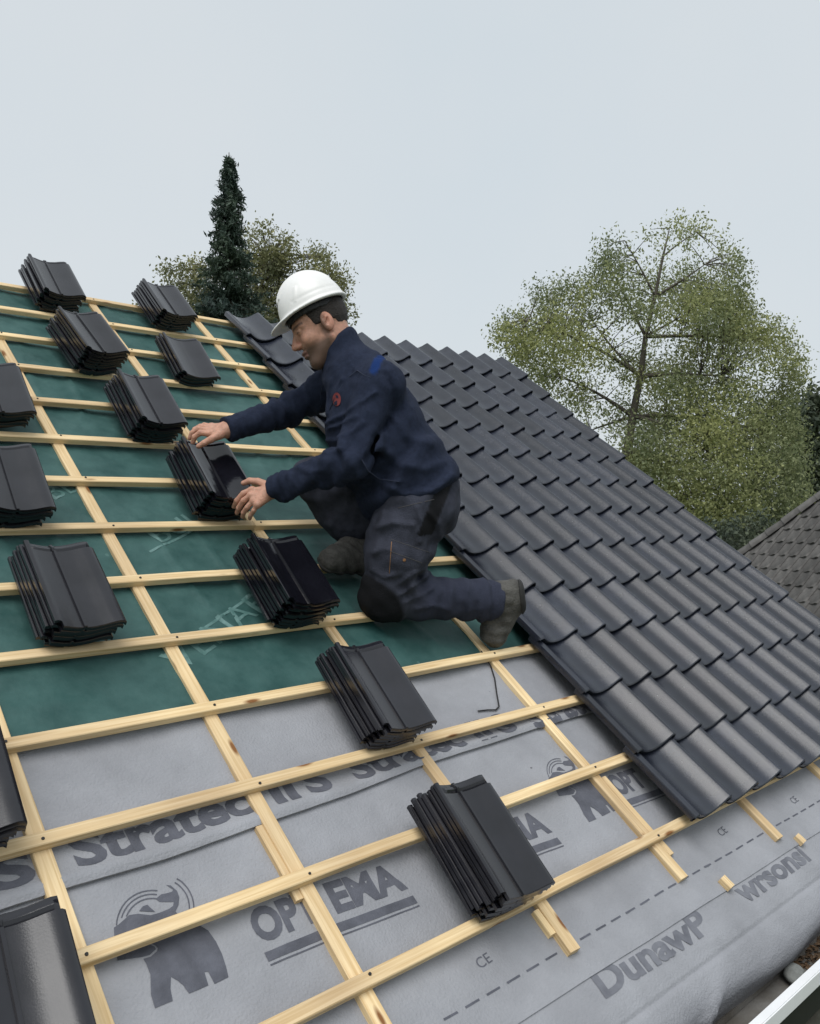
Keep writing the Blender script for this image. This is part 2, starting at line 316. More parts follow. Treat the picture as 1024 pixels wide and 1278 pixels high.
# eave sheet: rolls over the edge into the gutter
def eave_sheet():
    us = np.linspace(U_L, U_VERGE - .04, 260)
    base = [(.30, 0), (.24, 0), (.20, 0), (.165, 0), (.135, 0)]
    Y0, Z0 = ROOF_O[1], ROOF_O[2]
    prof = []
    for vv, h in base: prof.append((vv * D * CA - (H_M + .001) * SA + Y0, vv * D * SA + (H_M + .001) * CA + Z0))
    E = np.array([0, EYE_Z])
    for y, z in ((.709, -.7575), (.697, -.768), (.683, -.7835), (.674, -.801), (.672, -.820), (.680, -.840), (.694, -.862), (.70, -.885)):
        prof.append((y * D, EYE_Z + z * D))
    prof = np.array(prof); n = len(prof)
    # refine by Catmull-like interpolation
    tt = np.linspace(0, n - 1, 60); pr = np.stack([np.interp(tt, np.arange(n), prof[:, k]) for k in (0, 1)], -1)
    for _ in range(2): pr[1:-1] = (pr[:-2] + 2 * pr[1:-1] + pr[2:]) / 4
    tg = np.gradient(pr, axis=0); nm = np.stack([-tg[:, 1], tg[:, 0]], -1); nm /= np.linalg.norm(nm, axis=1)[:, None]; nm *= np.sign(-nm[:1, 0] + 1e-9)
    if nm[0, 1] < 0: nm = -nm
    U, K = np.meshgrid(us, np.arange(60), indexing='ij')
    low = np.clip((K - 26) / 20, 0, 1)
    VK = np.interp(K, np.arange(60) , np.interp(tt, np.arange(n), [b_[0] for b_ in base] + [.11] * (n - len(base))))
    flat = np.clip((26 - K) / 8, 0, 1)
    wob = flat * crease(U, VK) + low * (.012 * np.sin(U * 9 + .6 * np.sin(U * 4)) * np.sin(np.clip((K - 26) / 33, 0, 1) * 3.1) + .003 * vnoise(np.stack([U, K * .01], -1), 30))
    # one strong crease where the sheet buckles near the end of the third counter batten
    cr = np.exp(-((U - (1.36 - .004 * (K - 26))) / .02) ** 2) * low * np.sin(np.clip((K - 26) / 33, 0, 1) * 3.1); wob = wob + .022 * cr
    line = np.exp(-((K - 26.5) / .9) ** 2); wob = wob - .008 * line
    co = np.stack([U * D, pr[K, 0] + nm[K, 0] * wob, pr[K, 1] + nm[K, 1] * wob], -1).reshape(-1, 3)
    idx = np.arange(260 * 60).reshape(260, 60)
    q = np.stack([idx[:-1, :-1], idx[:-1, 1:], idx[1:, 1:], idx[1:, :-1]], -1).reshape(-1, 4)
    o = mesh_obj('eave_membrane', npmesh('eave_membrane', co, q), 'grey_membrane', roof, smooth=60)
    o['label'] = 'grey underlay rolled over the eave into the gutter'
eave_sheet()

# ---- printing on the underlay (flat ink lying on the sheets)
def print_mesh(name, me, place, layer, material, lift=.0012, cell=.02):
    """me: flat mesh in XY (metres of roof); place(x,y)->(u,v) in D"""
    bm = bmesh.new(); bm.from_mesh(me)
    bmesh.ops.triangulate(bm, faces=bm.faces[:])
    for ax in (0, 1):
        c = [vv.co[ax] for vv in bm.verts]; lo, hi = min(c), max(c); k = lo + cell
        while k < hi:
            no = Vector((1, 0, 0)) if ax == 0 else Vector((0, 1, 0))
            bmesh.ops.bisect_plane(bm, geom=bm.verts[:] + bm.edges[:] + bm.faces[:], plane_co=no * k, plane_no=no); k += cell
    uvs = np.array([place(vv.co.x, vv.co.y) for vv in bm.verts])
    if layer == 'e': hh = H_M + .0010 + crease(uvs[:, 0], uvs[:, 1]) * np.clip((uvs[:, 1] - .125) / .03, 0, 1)
    else:
        hh = memb_h(uvs[:, 0], uvs[:, 1], layer)
        if layer == 'a':
            dd = (uvs[:, 1] - lower_edge_a(uvs[:, 0])) * D; hh = hh + .010 * np.exp(-((dd - .02) / .018) ** 2) + .006 * np.exp(-(dd / .05) ** 2)
        if layer == 'b':
            dd = (uvs[:, 1] - .187) * D; hh = hh + .002 * np.exp(-((dd - .02) / .018) ** 2)
    for vv, (a, b), h in zip(bm.verts, uvs, hh): vv.co = Vector((a * D, b * D, h + lift))
    bmesh.ops.recalc_face_normals(bm, faces=bm.faces[:])
    for fc in bm.faces:
        if fc.normal.z < 0: fc.normal_flip()
    return mesh_obj(name, bm_mesh(name, bm), material, roof, M_ROOF.copy())
def text_mesh(s, size, bold=.02, shear=0.0, spacing=1.0):
    cu = bpy.data.curves.new('t', 'FONT'); cu.body = s; cu.size = size; cu.offset = bold * size; cu.shear = shear; cu.space_character = spacing; cu.fill_mode = 'BOTH'; cu.resolution_u = 4
    o = bpy.data.objects.new('t', cu); COL.objects.link(o); dg = bpy.context.evaluated_depsgraph_get()
    me = bpy.data.meshes.new_from_object(o.evaluated_get(dg)); bpy.data.objects.remove(o); bpy.data.curves.remove(cu)
    return me
def text_print(name, s, u0, v0, width, height, layer, material, rot=0.0, bold=.02, curve=None, spacing=1.0):
    me = text_mesh(s, 1.0, bold, spacing=spacing)
    c = np.array([vv.co[:2] for vv in me.vertices]); lo, hi = c.min(0), c.max(0)
    W, H = width * D, height * D
    for vv in me.vertices: vv.co = Vector(((vv.co.x - lo[0]) / (hi[0] - lo[0]) * W, vv.co.y / .73 * H, 0))
    cr, sr = math.cos(rot), math.sin(rot)
    def place(x, y):
        a, b = x / D, y / D; uu = u0 + a * cr - b * sr; vv = v0 + a * sr + b * cr
        return uu, vv + (curve(uu) if curve else 0)
    return print_mesh(name, me, place, layer, material)
for k, u0 in enumerate((-.05, .428, .905, 1.375)):
    text_print('printed_word', 'Stratec', u0, .5985 + .010 * min(k, 2), .272, .055, 'a', 'grey_print', .03, .035)
    text_print('printed_word', 'II', u0 + .312, .607 + .010 * min(k, 2), .045, .052, 'a', 'grey_print', .02, .04)
    text_print('printed_word', 'S', u0 + .378, .608 + .010 * min(k, 2), .05, .052, 'a', 'grey_print', .02, .04)
for u0, v0 in ((.612, .431), (.962, .424), (1.452, .428)):
    text_print('printed_word', 'OPT', u0, v0, .102, .046, 'b', 'grey_print', -.03, .045)
    text_print('printed_word', 'EMA', u0 + .126, v0 - .0038, .136, .046, 'b', 'grey_print', -.03, .045)
    bar = pymesh('bar', [(0, 0, 0), (.262 * D, 0, 0), (.262 * D, .013 * D, 0), (0, .013 * D, 0)], [(0, 1, 2, 3)])
    print_mesh('printed_bar', bar, lambda x, y, u0=u0, v0=v0: (u0 + x / D, v0 - .028 - .03 * x / D + y / D), 'b', 'grey_print')
    bar = pymesh('bar', [(0, 0, 0), (.262 * D, 0, 0), (.262 * D, .0022 * D, 0), (0, .0022 * D, 0)], [(0, 1, 2, 3)])
    print_mesh('printed_bar', bar, lambda x, y, u0=u0, v0=v0: (u0 + x / D, v0 - .034 - .03 * x / D + y / D), 'b', 'grey_print')
# the elephant emblem, drawn on the sheet
EL = [(163, 352), (190, 335), (230, 300), (260, 272), (320, 262), (400, 268), (460, 250), (520, 225), (545, 205), (550, 180), (500, 180), (460, 180), (435, 160), (470, 130), (500, 125), (540, 115), (545, 100), (500, 72), (530, 75), (570, 110), (585, 150), (580, 200), (560, 240), (600, 290), (700, 320), (770, 360), (820, 430), (860, 510), (885, 590), (900, 660), (810, 705), (770, 625), (745, 630), (770, 715), (645, 772), (610, 720), (570, 685), (530, 665), (525, 740), (540, 820), (425, 868), (400, 780), (398, 650), (370, 580), (352, 550), (400, 536), (440, 500), (446, 480), (430, 462), (375, 440), (370, 446), (425, 470), (434, 486), (392, 526), (340, 540), (185, 565), (180, 515), (165, 400)]
def arc(cx, cy, r, a0, a1, w, n=12):
    o = [(cx + (r + w / 2) * math.cos(math.radians(a0 + (a1 - a0) * i / n)), cy - (r + w / 2) * math.sin(math.radians(a0 + (a1 - a0) * i / n))) for i in range(n + 1)]
    i_ = [(cx + (r - w / 2) * math.cos(math.radians(a0 + (a1 - a0) * i / n)), cy - (r - w / 2) * math.sin(math.radians(a0 + (a1 - a0) * i / n))) for i in range(n + 1)]
    return o + i_[::-1]
EPARTS = [EL, [(325, 245), (350, 212), (380, 200), (402, 222), (430, 245)]]
for r in (240, 215, 188): EPARTS.append(arc(420, 345, r, 178 if r > 230 else 170 - (240 - r) * .2, 84, 8))
for r in (180, 208): EPARTS.append(arc(470, 215, r, 62, -2, 8))
_h = H_M / D
def el_uv(px, py): return uv(110 + px / 5.12, 1090 + py / 5.12, _h)
for du, dv, sc in ((0, 0, 1.0), (.868, -.003, .97)):
    o0 = np.array(el_uv(425, 868))
    for poly in EPARTS:
        pts = [(np.array(el_uv(*q)) - o0) * sc + o0 + np.array([du, dv]) for q in poly]
        me = pymesh('e', [(q[0] * D, q[1] * D, 0) for q in pts], [tuple(range(len(pts)))])
        print_mesh('printed_emblem', me, lambda x, y: (x / D, y / D), 'b', 'grey_print')
# dashed line, approval mark, eave lettering
for k in range(74):
    u0 = -.3 + k * .044
    me = pymesh('d', [(0, 0, 0), (.028 * D, 0, 0), (.028 * D, .003 * D, 0), (0, .003 * D, 0)], [(0, 1, 2, 3)])
    print_mesh('printed_dash', me, lambda x, y, u0=u0: (u0 + x / D, .237 - .005 * max(0, u0 - 1.2) + y / D), 'b', 'grey_print')
for u0, v0 in ((.905, .272), (1.63, .27), (1.95, .255)): text_print('printed_word', 'CE', u0, v0, .028, .016, 'b', 'grey_print', .05, .0)
text_print('printed_word', 'DunawP', 1.075, .153, .32, .043, 'e', 'faint_print', -.02, .035)
text_print('printed_word', 'wrsonsi', 1.53, .150, .29, .042, 'e', 'faint_print', -.01, .035)
text_print('printed_word', 'DunawP', .53, .158, .33, .043, 'e', 'faint_print', -.02, .03)
# pale printing on the green sheet
rg = math.radians(29)
text_print('printed_word', 'BUI', .815, 1.276, .13, .048, 'g', 'pale_print', rg, .0)
text_print('printed_word', 'VENABI', .705, .915, .33, .055, 'g', 'pale_print', rg, .0)
text_print('printed_word', 'BB', .645, 1.428, .075, .05, 'g', 'pale_print', rg, .0)
for (ua, va, L) in ((.78, 1.246, .2), (.69, .955, .36)):
    me = pymesh('d', [(0, 0, 0), (L * D, 0, 0), (L * D, .006 * D, 0), (0, .006 * D, 0)], [(0, 1, 2, 3)])
    print_mesh('printed_bar', me, lambda x, y, ua=ua, va=va: (ua + (x * math.cos(rg) - y * math.sin(rg)) / D, va + (x * math.sin(rg) + y * math.cos(rg)) / D), 'g', 'pale_print')

# ---- battens and counter battens, each one lath
def lath(name, u0, v0, u1, v1, htop, wd, th):
    a = Vector((u0 * D, v0 * D, htop - th / 2)); b = Vector((u1 * D, v1 * D, htop - th / 2)); L = (b - a).length
    n = max(2, int(L / .25)); bm = bmesh.new(); rings = []
    rr = random.Random(int(u0 * 991 + v0 * 7919)); e = .0022
    prof = [(-wd / 2, -th / 2), (wd / 2, -th / 2), (wd / 2, th / 2 - e), (wd / 2 - e, th / 2), (-wd / 2 + e, th / 2), (-wd / 2, th / 2 - e)]
    for i in range(n + 1):
        ox = 0 if i in (0, n) else rr.uniform(-.0015, .0015); oz = 0 if i in (0, n) else rr.uniform(-.0008, .0008)
        rings.append([bm.verts.new((L * i / n, y + ox, z + oz)) for y, z in prof])
    for p, q in zip(rings, rings[1:]):
        for k in range(6): bm.faces.new((p[k], q[k], q[(k + 1) % 6], p[(k + 1) % 6]))
    bm.faces.new(rings[0]); bm.faces.new(rings[-1][::-1])
    bmesh.ops.recalc_face_normals(bm, faces=bm.faces[:])
    d = (b - a).normalized(); z = Vector((0, 0, 1)); y = z.cross(d)
    M = Matrix(((d.x, y.x, z.x, a.x), (d.y, y.y, z.y, a.y), (d.z, y.z, z.z, a.z), (0, 0, 0, 1)))
    return mesh_obj(name, bm_mesh(name, bm), 'pine', roof, M_ROOF @ M, smooth=25)
BV = [.321 + .1651 * k for k in range(14)]           # k = 0 lowest
START = {13: U_L, 10: .70, 9: .70, 3: .375, 1: .375}
for k, vv in enumerate(BV):
    s = START.get(k, U_L); dv = random.uniform(-.002, .002)
    if k == 6: lath('batten', s, vv + .001, 1.047, vv + .001, 0, BW, BT); lath('batten', 1.048, vv - .001, 2.93, vv, 0, BW, BT)
    elif k == 11: lath('batten', s, vv, 1.06, vv, 0, BW, BT); lath('batten', 1.061, vv + .001, 2.93, vv, 0, BW, BT)
    else: lath('batten', s, vv + dv, 2.93, vv - dv, 0, BW, BT)
ht = -BT - .0005
for u0, va, vb in ((.39, .02 + .16, 1.02), (.06, .2, V_RIDGE - .01), (.71, .20, V_RIDGE - .02), (1.062, .42, V_RIDGE - .02), (1.076, .226, .415), (1.42, .236, V_RIDGE - .02), (1.775, .209, V_RIDGE - .02), (2.14, .22, V_RIDGE - .02), (2.5, .22, V_RIDGE - .02), (2.86, .22, V_RIDGE - .02)):
    o = lath('counter_batten', u0 - .003, va, u0 + .003, vb, ht, CW, CT)
for (u0, va, vb) in ((.6905, .46, .588), (1.057, .262, .305), (1.4405, .282, .47)):    # short splice laths nailed beside
    lath('splice_lath', u0, va, u0, vb, ht - .004, .022, CT - .004)
for (u0, va, vb) in ((1.516, .182, .205), (1.835, .178, .198)): lath('wood_stub', u0, va, u0 - .002, vb, H_M + .022, .03, .02)
nail_me = None
bm = bmesh.new(); bmesh.ops.create_cone(bm, cap_ends=True, segments=8, radius1=.0042, radius2=.0036, depth=.003); nail_me = bm_mesh('nail', bm)
for k, vv in enumerate(BV):
    for u0 in CU[:4]:
        if START.get(k, U_L) > u0 + .03 or (u0 == .39 and vv > 1): continue
        mesh_obj('nail', nail_me, 'black_rubber', roof, rt(u0 + random.uniform(-.004, .004), vv + random.uniform(-.004, .004), .001))
# ridge board
rb = box_mesh('ridge_board', (x1 - x0), .03, .06, center=((x0 + x1) / 2, rid[1] - .002, rid[2] + .01))
mesh_obj('ridge_board', rb, 'pine', roof)

# ------------------------------------------------------------------ roof tiles
def tile_mesh(name, S, Hs, Ls, dz, thick, keep=None, shear=0.0, under=0.0):
    """S, Hs: section (metres); Ls: stations from the front edge; dz(i, j): extra height; keep(i, j): cell exists"""
    nu, nv = len(S), len(Ls); keep = keep or (lambda i, j: True)
    top = {}; bot = {}; V = []; F = []
    def vid(store, i, j, z):
        if (i, j) not in store: store[(i, j)] = len(V); V.append((S[i] + shear * Ls[j], Ls[j] + (under if (store is bot and j == 0) else 0), z))
        return store[(i, j)]
    T = lambda i, j: vid(top, i, j, Hs[i] + dz(i, j)); Bt = lambda i, j: vid(bot, i, j, Hs[i] + min(dz(i, j), 0) - thick)
    cells = {(i, j) for i in range(nu - 1) for j in range(nv - 1) if keep(i, j)}
    for i, j in cells:
        F.append((T(i, j), T(i + 1, j), T(i + 1, j + 1), T(i, j + 1))); F.append((Bt(i, j + 1), Bt(i + 1, j + 1), Bt(i + 1, j), Bt(i, j)))
        for (a, b, nb) in (((i, j), (i + 1, j), (i, j - 1)), ((i + 1, j), (i + 1, j + 1), (i + 1, j)), ((i + 1, j + 1), (i, j + 1), (i, j + 1)), ((i, j + 1), (i, j), (i - 1, j))):
            if nb not in cells: F.append((Bt(*a), Bt(*b), T(*b), T(*a)))
    return pymesh(name, V, F)
CW_T, GAUGE = .1190 * D, .1665 * D                  # cover width, row gauge
LS = [0, .004, .05, GAUGE * .6, GAUGE * 1.0, GAUGE * 1.17]
def laid_profile(flange):
    s = [0, .05, .12, .20, .30, .42, .54, .66, .78, .87, .93, .965, 1.0, 1.03, 1.05]
    h = [.55, .44, .29, .15, .045, 0, .045, .20, .47, .76, .93, 1.0, .985, .88, .66]
    if flange: s = [-.10, -.085, -.07, -.02] + s; h = [.34, .46, .46, .52] + h
    return [q * CW_T for q in s], [q * .052 for q in h]
SHEAR = -.0
def laid(flange, name):
    S, Hh = laid_profile(flange)
    me = tile_mesh(name, S, Hh, LS, lambda i, j: -.004 if j == 0 else 0.0, .018, shear=.07, under=.012)
    return me
laid_a, laid_b = laid(False, 'roof_tile'), laid(True, 'roof_tile_edge')
for me in (laid_a, laid_b): me.materials.append(MATS['laid_tile']); me.shade_smooth(); me.set_sharp_from_angle(angle=math.radians(38))
tilt = math.atan2(.021, GAUGE)
for row in range(13):
    vf = .3065 + .1665 * row - .0035
    cols = list(range(-1 if row >= 7 else 0, 11))
    for c in cols:
        ridge = 1.634 + .0115 * row + c * (.1188 + .00012 * row)
        M = rt(ridge - .975 * .119, vf + random.uniform(-.002, .002), .018 + .0215) @ Matrix.Rotation(-tilt + random.uniform(-.007, .007), 4, 'X') @ Matrix.Rotation(random.uniform(-.009, .009), 4, 'Z') @ Matrix.Rotation(random.uniform(-.012, .012), 4, 'Y')
        mesh_obj('roof_tile', laid_b if c == cols[0] else laid_a, None, roof, M)

# loose tiles in stacks: each tile is a thing
SW, SL = .114 * D, .203 * D
ss = [0, .035, .07, .10, .15, .22, .30, .385, .395, .435, .445, .55, .68, .80, .90, .96, 1.0]
sh = [.50, .56, .50, .40, .32, .20, .09, .03, .22, .22, .02, .06, .24, .50, .66, .62, .40]
sl = [0, .004, .03, .055, .2, .5, .8, .90, .915, .94, .955, .985, 1.0]
def stack_dz(rib):
    def dz(i, j):
        z = 0.0
        if j == 0: z -= .003
        if sl[j] >= .915 and 2 < i: z -= .009                       # head lap step
        if .94 <= sl[j] <= .955 and 3 < i < 15: z += .007           # ridge across the head
        if not rib and i in (8, 9): z -= .19 * .030
        return z
    return dz
def stack_tile(name, rib=True):
    keep = lambda i, j: not (i < 3 and sl[j] < .05) and not (i > 14 and sl[j] > .90)
    me = tile_mesh(name, [(q - .5) * SW for q in ss], [q * .030 for q in sh], [(q - .5) * SL for q in sl], stack_dz(rib), .0105, keep)
    me.shade_smooth(); me.set_sharp_from_angle(angle=math.radians(35)); return me
st_rib, st_gloss, st_plain = stack_tile('stack_tile'), stack_tile('stack_tile_glossy'), stack_tile('stack_tile_plain', False)
st_rib.materials.append(MATS['stack_tile']); st_gloss.materials.append(MATS['glossy_tile']); st_plain.materials.append(MATS['stack_tile'])
ORD = ['topmost', 'second from top', 'third from top', 'fourth from top', 'fifth from top', 'sixth from top', 'seventh from top', 'eighth from top', 'ninth from top']
STACKS = [  # u, v, h_top, yaw, tilt, roll, n, mesh, where
    (0.983, 0.405, 0.080, -0.068, 0.048, -0.031, 8, st_rib, 'resting on the lowest batten'),
    (0.998, 0.736, 0.075, -0.072, 0.032, -0.017, 7, st_rib, 'where green underlay meets grey underlay'),
    (0.549, 1.070, 0.069, -0.014, 0.055, -0.030, 6, st_rib, 'standing alone on green underlay, middle left'),
    (0.979, 1.053, 0.085, -0.067, 0.034, -0.013, 8, st_gloss, 'just in front of the worker\'s knee'),
    (0.920, 2.403, 0.079, -0.028, 0.090, -0.003, 7, st_rib, 'farthest left on the ridge'),
    (0.903, 2.040, 0.090, 0.090, 0.071, -0.002, 8, st_rib, 'directly under the leftmost ridge stack'),
    (1.268, 2.391, 0.078, -0.025, 0.063, -0.001, 7, st_rib, 'on the ridge beside the conifer'),
    (1.200, 2.048, 0.050, -0.055, 0.110, 0.002, 4, st_plain, 'low and short, below the conifer'),
    (0.942, 1.720, 0.081, -0.023, 0.100, -0.017, 7, st_rib, 'just above the worker\'s far hand'),
    (0.974, 1.405, 0.088, -0.049, 0.090, -0.010, 8, st_gloss, 'held between the worker\'s hands'),
    (.602, 1.745, .063, -.060, .060, 0, 5, st_rib, 'at left edge, upper one on green'),
    (.539, 1.397, .063, -.060, .070, 0, 5, st_rib, 'at left edge, lower one on green'),
    (.302, .735, .070, -.060, -.02, 0, 6, st_rib, 'at left edge beside grey underlay'),
    (.299, .434, .068, -.080, -.02, 0, 6, st_rib, 'in the bottom left corner'),
]
for (u, v, h, yaw, tl, rl, n, me, where) in STACKS:
    for k in range(n):                                               # k = 0 topmost
        pitch = (h - .010) / n; hh = h - k * pitch
        jx, jy = (0, 0) if k == 0 else (random.uniform(-.005, .005), random.uniform(-.006, .006))
        lean = k / max(1, n - 1)
        M = M_ROOF @ Matrix.Translation(((u - .012 * lean) * D, (v + .014 * lean) * D, hh * D - .012)) @ Matrix.Rotation(yaw + random.uniform(-.02, .02) * (k > 0), 4, 'Z') @ Matrix.Rotation(tl, 4, 'X') @ Matrix.Rotation(-rl, 4, 'Y') @ Matrix.Translation((jx, jy, 0))
        o = mesh_obj('stacked_roof_tile', me, None, None, M)
        tag(o, 'black roof tile, %s in the stack %s' % ('bottom' if k == n - 1 else ORD[k], where), 'roof tile', 'loose roof tiles stacked on the battens', 'thing')
# ------------------------------------------------------------------ gutter along the eave
def yz(y, z): return (y * D, EYE_Z + z * D)
GX0, GX1 = U_L * D, (U_VERGE + .02) * D
def extrude_x(name, prof, material, closed=True, parent=None, bevel=0, xs=(GX0, GX1)):
    n = len(prof); v = [(xs[0], *p) for p in prof] + [(xs[1], *p) for p in prof]
    f = [(i, (i + 1) % n, n + (i + 1) % n, n + i) for i in range(n if closed else n - 1)]
    if closed: f += [tuple(range(n))[::-1], tuple(range(n, 2 * n))]
    me = pymesh(name, v, f); bm = bmesh.new(); bm.from_mesh(me); bmesh.ops.recalc_face_normals(bm, faces=bm.faces[:])
    if bevel: bmesh.ops.bevel(bm, geom=[e for e in bm.edges if abs((e.verts[0].co - e.verts[1].co).x) > 1], offset=bevel, segments=2, affect='EDGES')
    bm.to_mesh(me); bm.free()
    return mesh_obj(name, me, material, parent)
gut = extrude_x('gutter', [yz(.712, -.835), yz(.712, -.872), yz(.609, -.872), yz(.609, -.824), yz(.6055, -.824), yz(.6055, -.8765), yz(.716, -.8765), yz(.716, -.835)], 'weathered_zinc', parent=house)
extrude_x('gutter_front_shade', [yz(.605, -.826), yz(.605, -.878), yz(.6025, -.878), yz(.6025, -.826)], 'black_rubber', parent=gut)  # black strip painting in the shade below the white trim
extrude_x('gutter_ledge', [yz(.705, -.8715), yz(.705, -.862), yz(.692, -.8605), yz(.690, -.8715)], 'weathered_zinc', parent=gut, bevel=.002)
extrude_x('gutter_trim', [yz(.6075, -.796), yz(.5905, -.796), yz(.5905, -.822), yz(.6075, -.823)], 'white_paint', parent=gut, bevel=.003)
# downpipe under the gutter
bm = bmesh.new(); px_, py_ = 1.72 * D / 1.0 - .05, yz(.66, 0)[0]
tube(bm, [(px_, py_, yz(0, -.88)[1]), (px_, py_, yz(0, -.95)[1]), (px_, py_ + .12, yz(0, -1.08)[1]), (px_, py_ + .12, .05)], [.04] * 4, 14)
mesh_obj('downpipe', bm_mesh('downpipe', bm), 'weathered_zinc', house, smooth=40)
# fascia behind the gutter
extrude_x('fascia', [yz(.722, -.80), yz(.722, -.93), yz(.735, -.93), yz(.735, -.80)], 'deck_board', parent=house)
# a stone and rotting leaves lying in the gutter
def stone_obj():
    bm = bmesh.new(); bmesh.ops.create_icosphere(bm, subdivisions=3, radius=.5)
    for v in bm.verts:
        p = np.array(v.co); v.co = Vector(p * (1 + .10 * vnoise(p * 1.0, 4.0) + .03 * vnoise(p, 13)))
        v.co = Vector((v.co.x * .105, v.co.y * .066, v.co.z * .046))
    me = bm_mesh('stone', bm)
    y = .664; z = -.872
    u = 1.835 * .858 * D
    o = mesh_obj('stone', me, 'stone', None, Matrix.Translation((u, y * D, EYE_Z + z * D + .024)) @ Matrix.Rotation(.5, 4, 'Z'), smooth='all')
    tag(o, 'rounded grey stone lying in the gutter', 'stone')
stone_obj()
def litter():
    vs, fs = [], []
    for k in range(900):
        u = 1.63 + abs(random.gauss(0, .35)); y = random.uniform(.615, .700); hgt = max(0, min(.030, (u - 1.62) * .12)) * random.random()
        c = Vector((u * D, y * D, EYE_Z - .8715 * D + .003 + hgt)); s = random.uniform(.006, .017)
        R = Matrix.Rotation(random.uniform(0, 6.3), 3, 'Z') @ Matrix.Rotation(random.uniform(-.9, .9), 3, 'X')
        b = len(vs); l = random.uniform(.5, 1.6)
        for p in ((-s * l, 0, 0), (0, -s * .5, s * .25), (s * l, 0, 0), (0, s * .5, s * .25)): vs.append(c + R @ Vector(p))
        fs += [(b, b + 1, b + 2), (b, b + 2, b + 3)]
    o = mesh_obj('leaf_litter', pymesh('leaf_litter', vs, fs), 'litter'); tag(o, 'brown rotting leaves and twigs in the gutter', 'leaves', kind='stuff')
litter()

# black cord lying on the grey underlay
bm = bmesh.new()
cp = []
for (x, y) in ((601, 813), (605, 820), (611, 834), (616, 850), (619, 868), (622, 884), (618, 888), (608, 888), (596, 889)):
    a, b = uv(x, y, H_M / D); hh = float(memb_h(np.array(a), np.array(b), 'a')) + .006
    if y < 822: a, b = uv(x, y, .002 if y < 815 else -.012); hh = .004 if y < 815 else -.018
    cp.append(M_ROOF @ Vector((a * D, b * D, hh)))
sm = []
for i in range(len(cp) - 1):
    for k in range(4): sm.append(cp[i].lerp(cp[i + 1], k / 4))
sm.append(cp[-1])
tube(bm, sm, [.0026] * len(sm), 6)
tag(mesh_obj('cord', bm_mesh('cord', bm), 'black_rubber', smooth='all'), 'thin black cord trailing from the boot onto grey underlay', 'cord')

# ------------------------------------------------------------------ neighbouring house with a weathered hipped roof
nb_tan = 1.1; beta = math.atan(nb_tan)
RH = Vector((RX[0], RX[1], 0)).normalized(); FH = Vector((FX[0], FX[1], 0)).normalized()
e_dir = (RH * .283 - FH * .96).normalized()            # along the eave, towards the viewer's side
s_hor = (RH * .96 + FH * .283).normalized()            # inwards, horizontal
A = Vector(pw(930, 692, 14.0)); EAVE_Z = 1.9
inset = (A.z - EAVE_Z) / nb_tan
corner = A - (s_hor + e_dir) * inset; corner.z = EAVE_Z
NL, NW = 11.0, 7.6
def nbp(a, x, z=None): p = corner + e_dir * a + s_hor * x; p.z = EAVE_Z + (nb_tan * min(x, NW - x) if z is None else z); return p
nh = empty('neighbour_house', (corner + e_dir * NL / 2 + s_hor * NW / 2).to_tuple()[:2] + (0,))
tag(nh, 'neighbouring house with weathered grey hipped tile roof', 'house')
hv = [nbp(0, 0), nbp(NL, 0), nbp(NL, NW), nbp(0, NW), nbp(NW / 2, NW / 2), nbp(NL - NW / 2, NW / 2)]
hv = hv + [p - Vector((0, 0, .18)) for p in hv[:4]]
nroof = mesh_obj('roof', pymesh('neighbour_roof', hv, [(0, 1, 5, 4), (2, 3, 4, 5), (3, 0, 4), (1, 2, 5), (1, 0, 6, 7), (2, 1, 7, 8), (3, 2, 8, 9), (0, 3, 9, 6), (6, 9, 8, 7)]), 'old_tile', nh)
wv = []
for (a, x) in ((.5, .5), (NL - .5, .5), (NL - .5, NW - .5), (.5, NW - .5)): wv.append(nbp(a, x, 0)); wv.append(nbp(a, x, 0))
wv = [Vector((p.x, p.y, 0 if i % 2 == 0 else EAVE_Z - .05)) for i, p in enumerate(wv)]
mesh_obj('wall', pymesh('neighbour_wall', wv, [(0, 2, 3, 1), (2, 4, 5, 3), (4, 6, 7, 5), (6, 0, 1, 7)]), 'plaster', nh)
NG, NT = .27, .225
su = (s_hor * math.cos(beta) + Vector((0, 0, math.sin(beta)))).normalized(); sn = e_dir.cross(su).normalized()
if sn.z < 0: sn = -sn
ot = tile_mesh('old_roof_tile', [q * NT for q in (0, .15, .35, .6, .8, .95, 1.03)], [q * .035 for q in (.3, .05, 0, .35, .9, 1.0, .55)], [0, .01, NG * 1.12], lambda i, j: -.006 if j == 0 else 0.0, .022)
ot.materials.append(MATS['old_tile']); ot.shade_smooth(); ot.set_sharp_from_angle(angle=math.radians(40))
def to_px(p):
    q = np.array(p) - EYE; return 512 + FPX * (q @ RX) / (q @ FX), 639 - FPX * (q @ UX) / (q @ FX)
cnt = 0
ex = e_dir if e_dir.cross(su).z > 0 else -e_dir
for r in range(2, 20):
    b = r * NG; ins = b * math.cos(beta)
    if ins > NW / 2 - .2: break
    for c in range(0, 40):
        a = ins + .12 + c * NT
        if a > NL - ins - .2: break
        p = corner + e_dir * a + su * b
        X, Y = to_px(p)
        if not (900 < X < 1075 and 600 < Y < 800): continue
        q = p + sn * .045
        M = Matrix(((ex.x, su.x, sn.x, q.x), (ex.y, su.y, sn.y, q.y), (ex.z, su.z, sn.z, q.z), (0, 0, 0, 1))) @ Matrix.Rotation(-.07 + random.uniform(-.02, .02), 4, 'X') @ Matrix.Rotation(random.uniform(-.02, .02), 4, 'Z')
        mesh_obj('roof_tile', ot, None, nroof, M); cnt += 1
hipv = (s_hor + e_dir + Vector((0, 0, nb_tan))); hl = hipv.length; hipd = hipv / hl
bm = bmesh.new(); n = 8; L = .36; prof = [(.12 * math.cos(math.pi * k / n), .10 * math.sin(math.pi * k / n) - .03) for k in range(n + 1)]
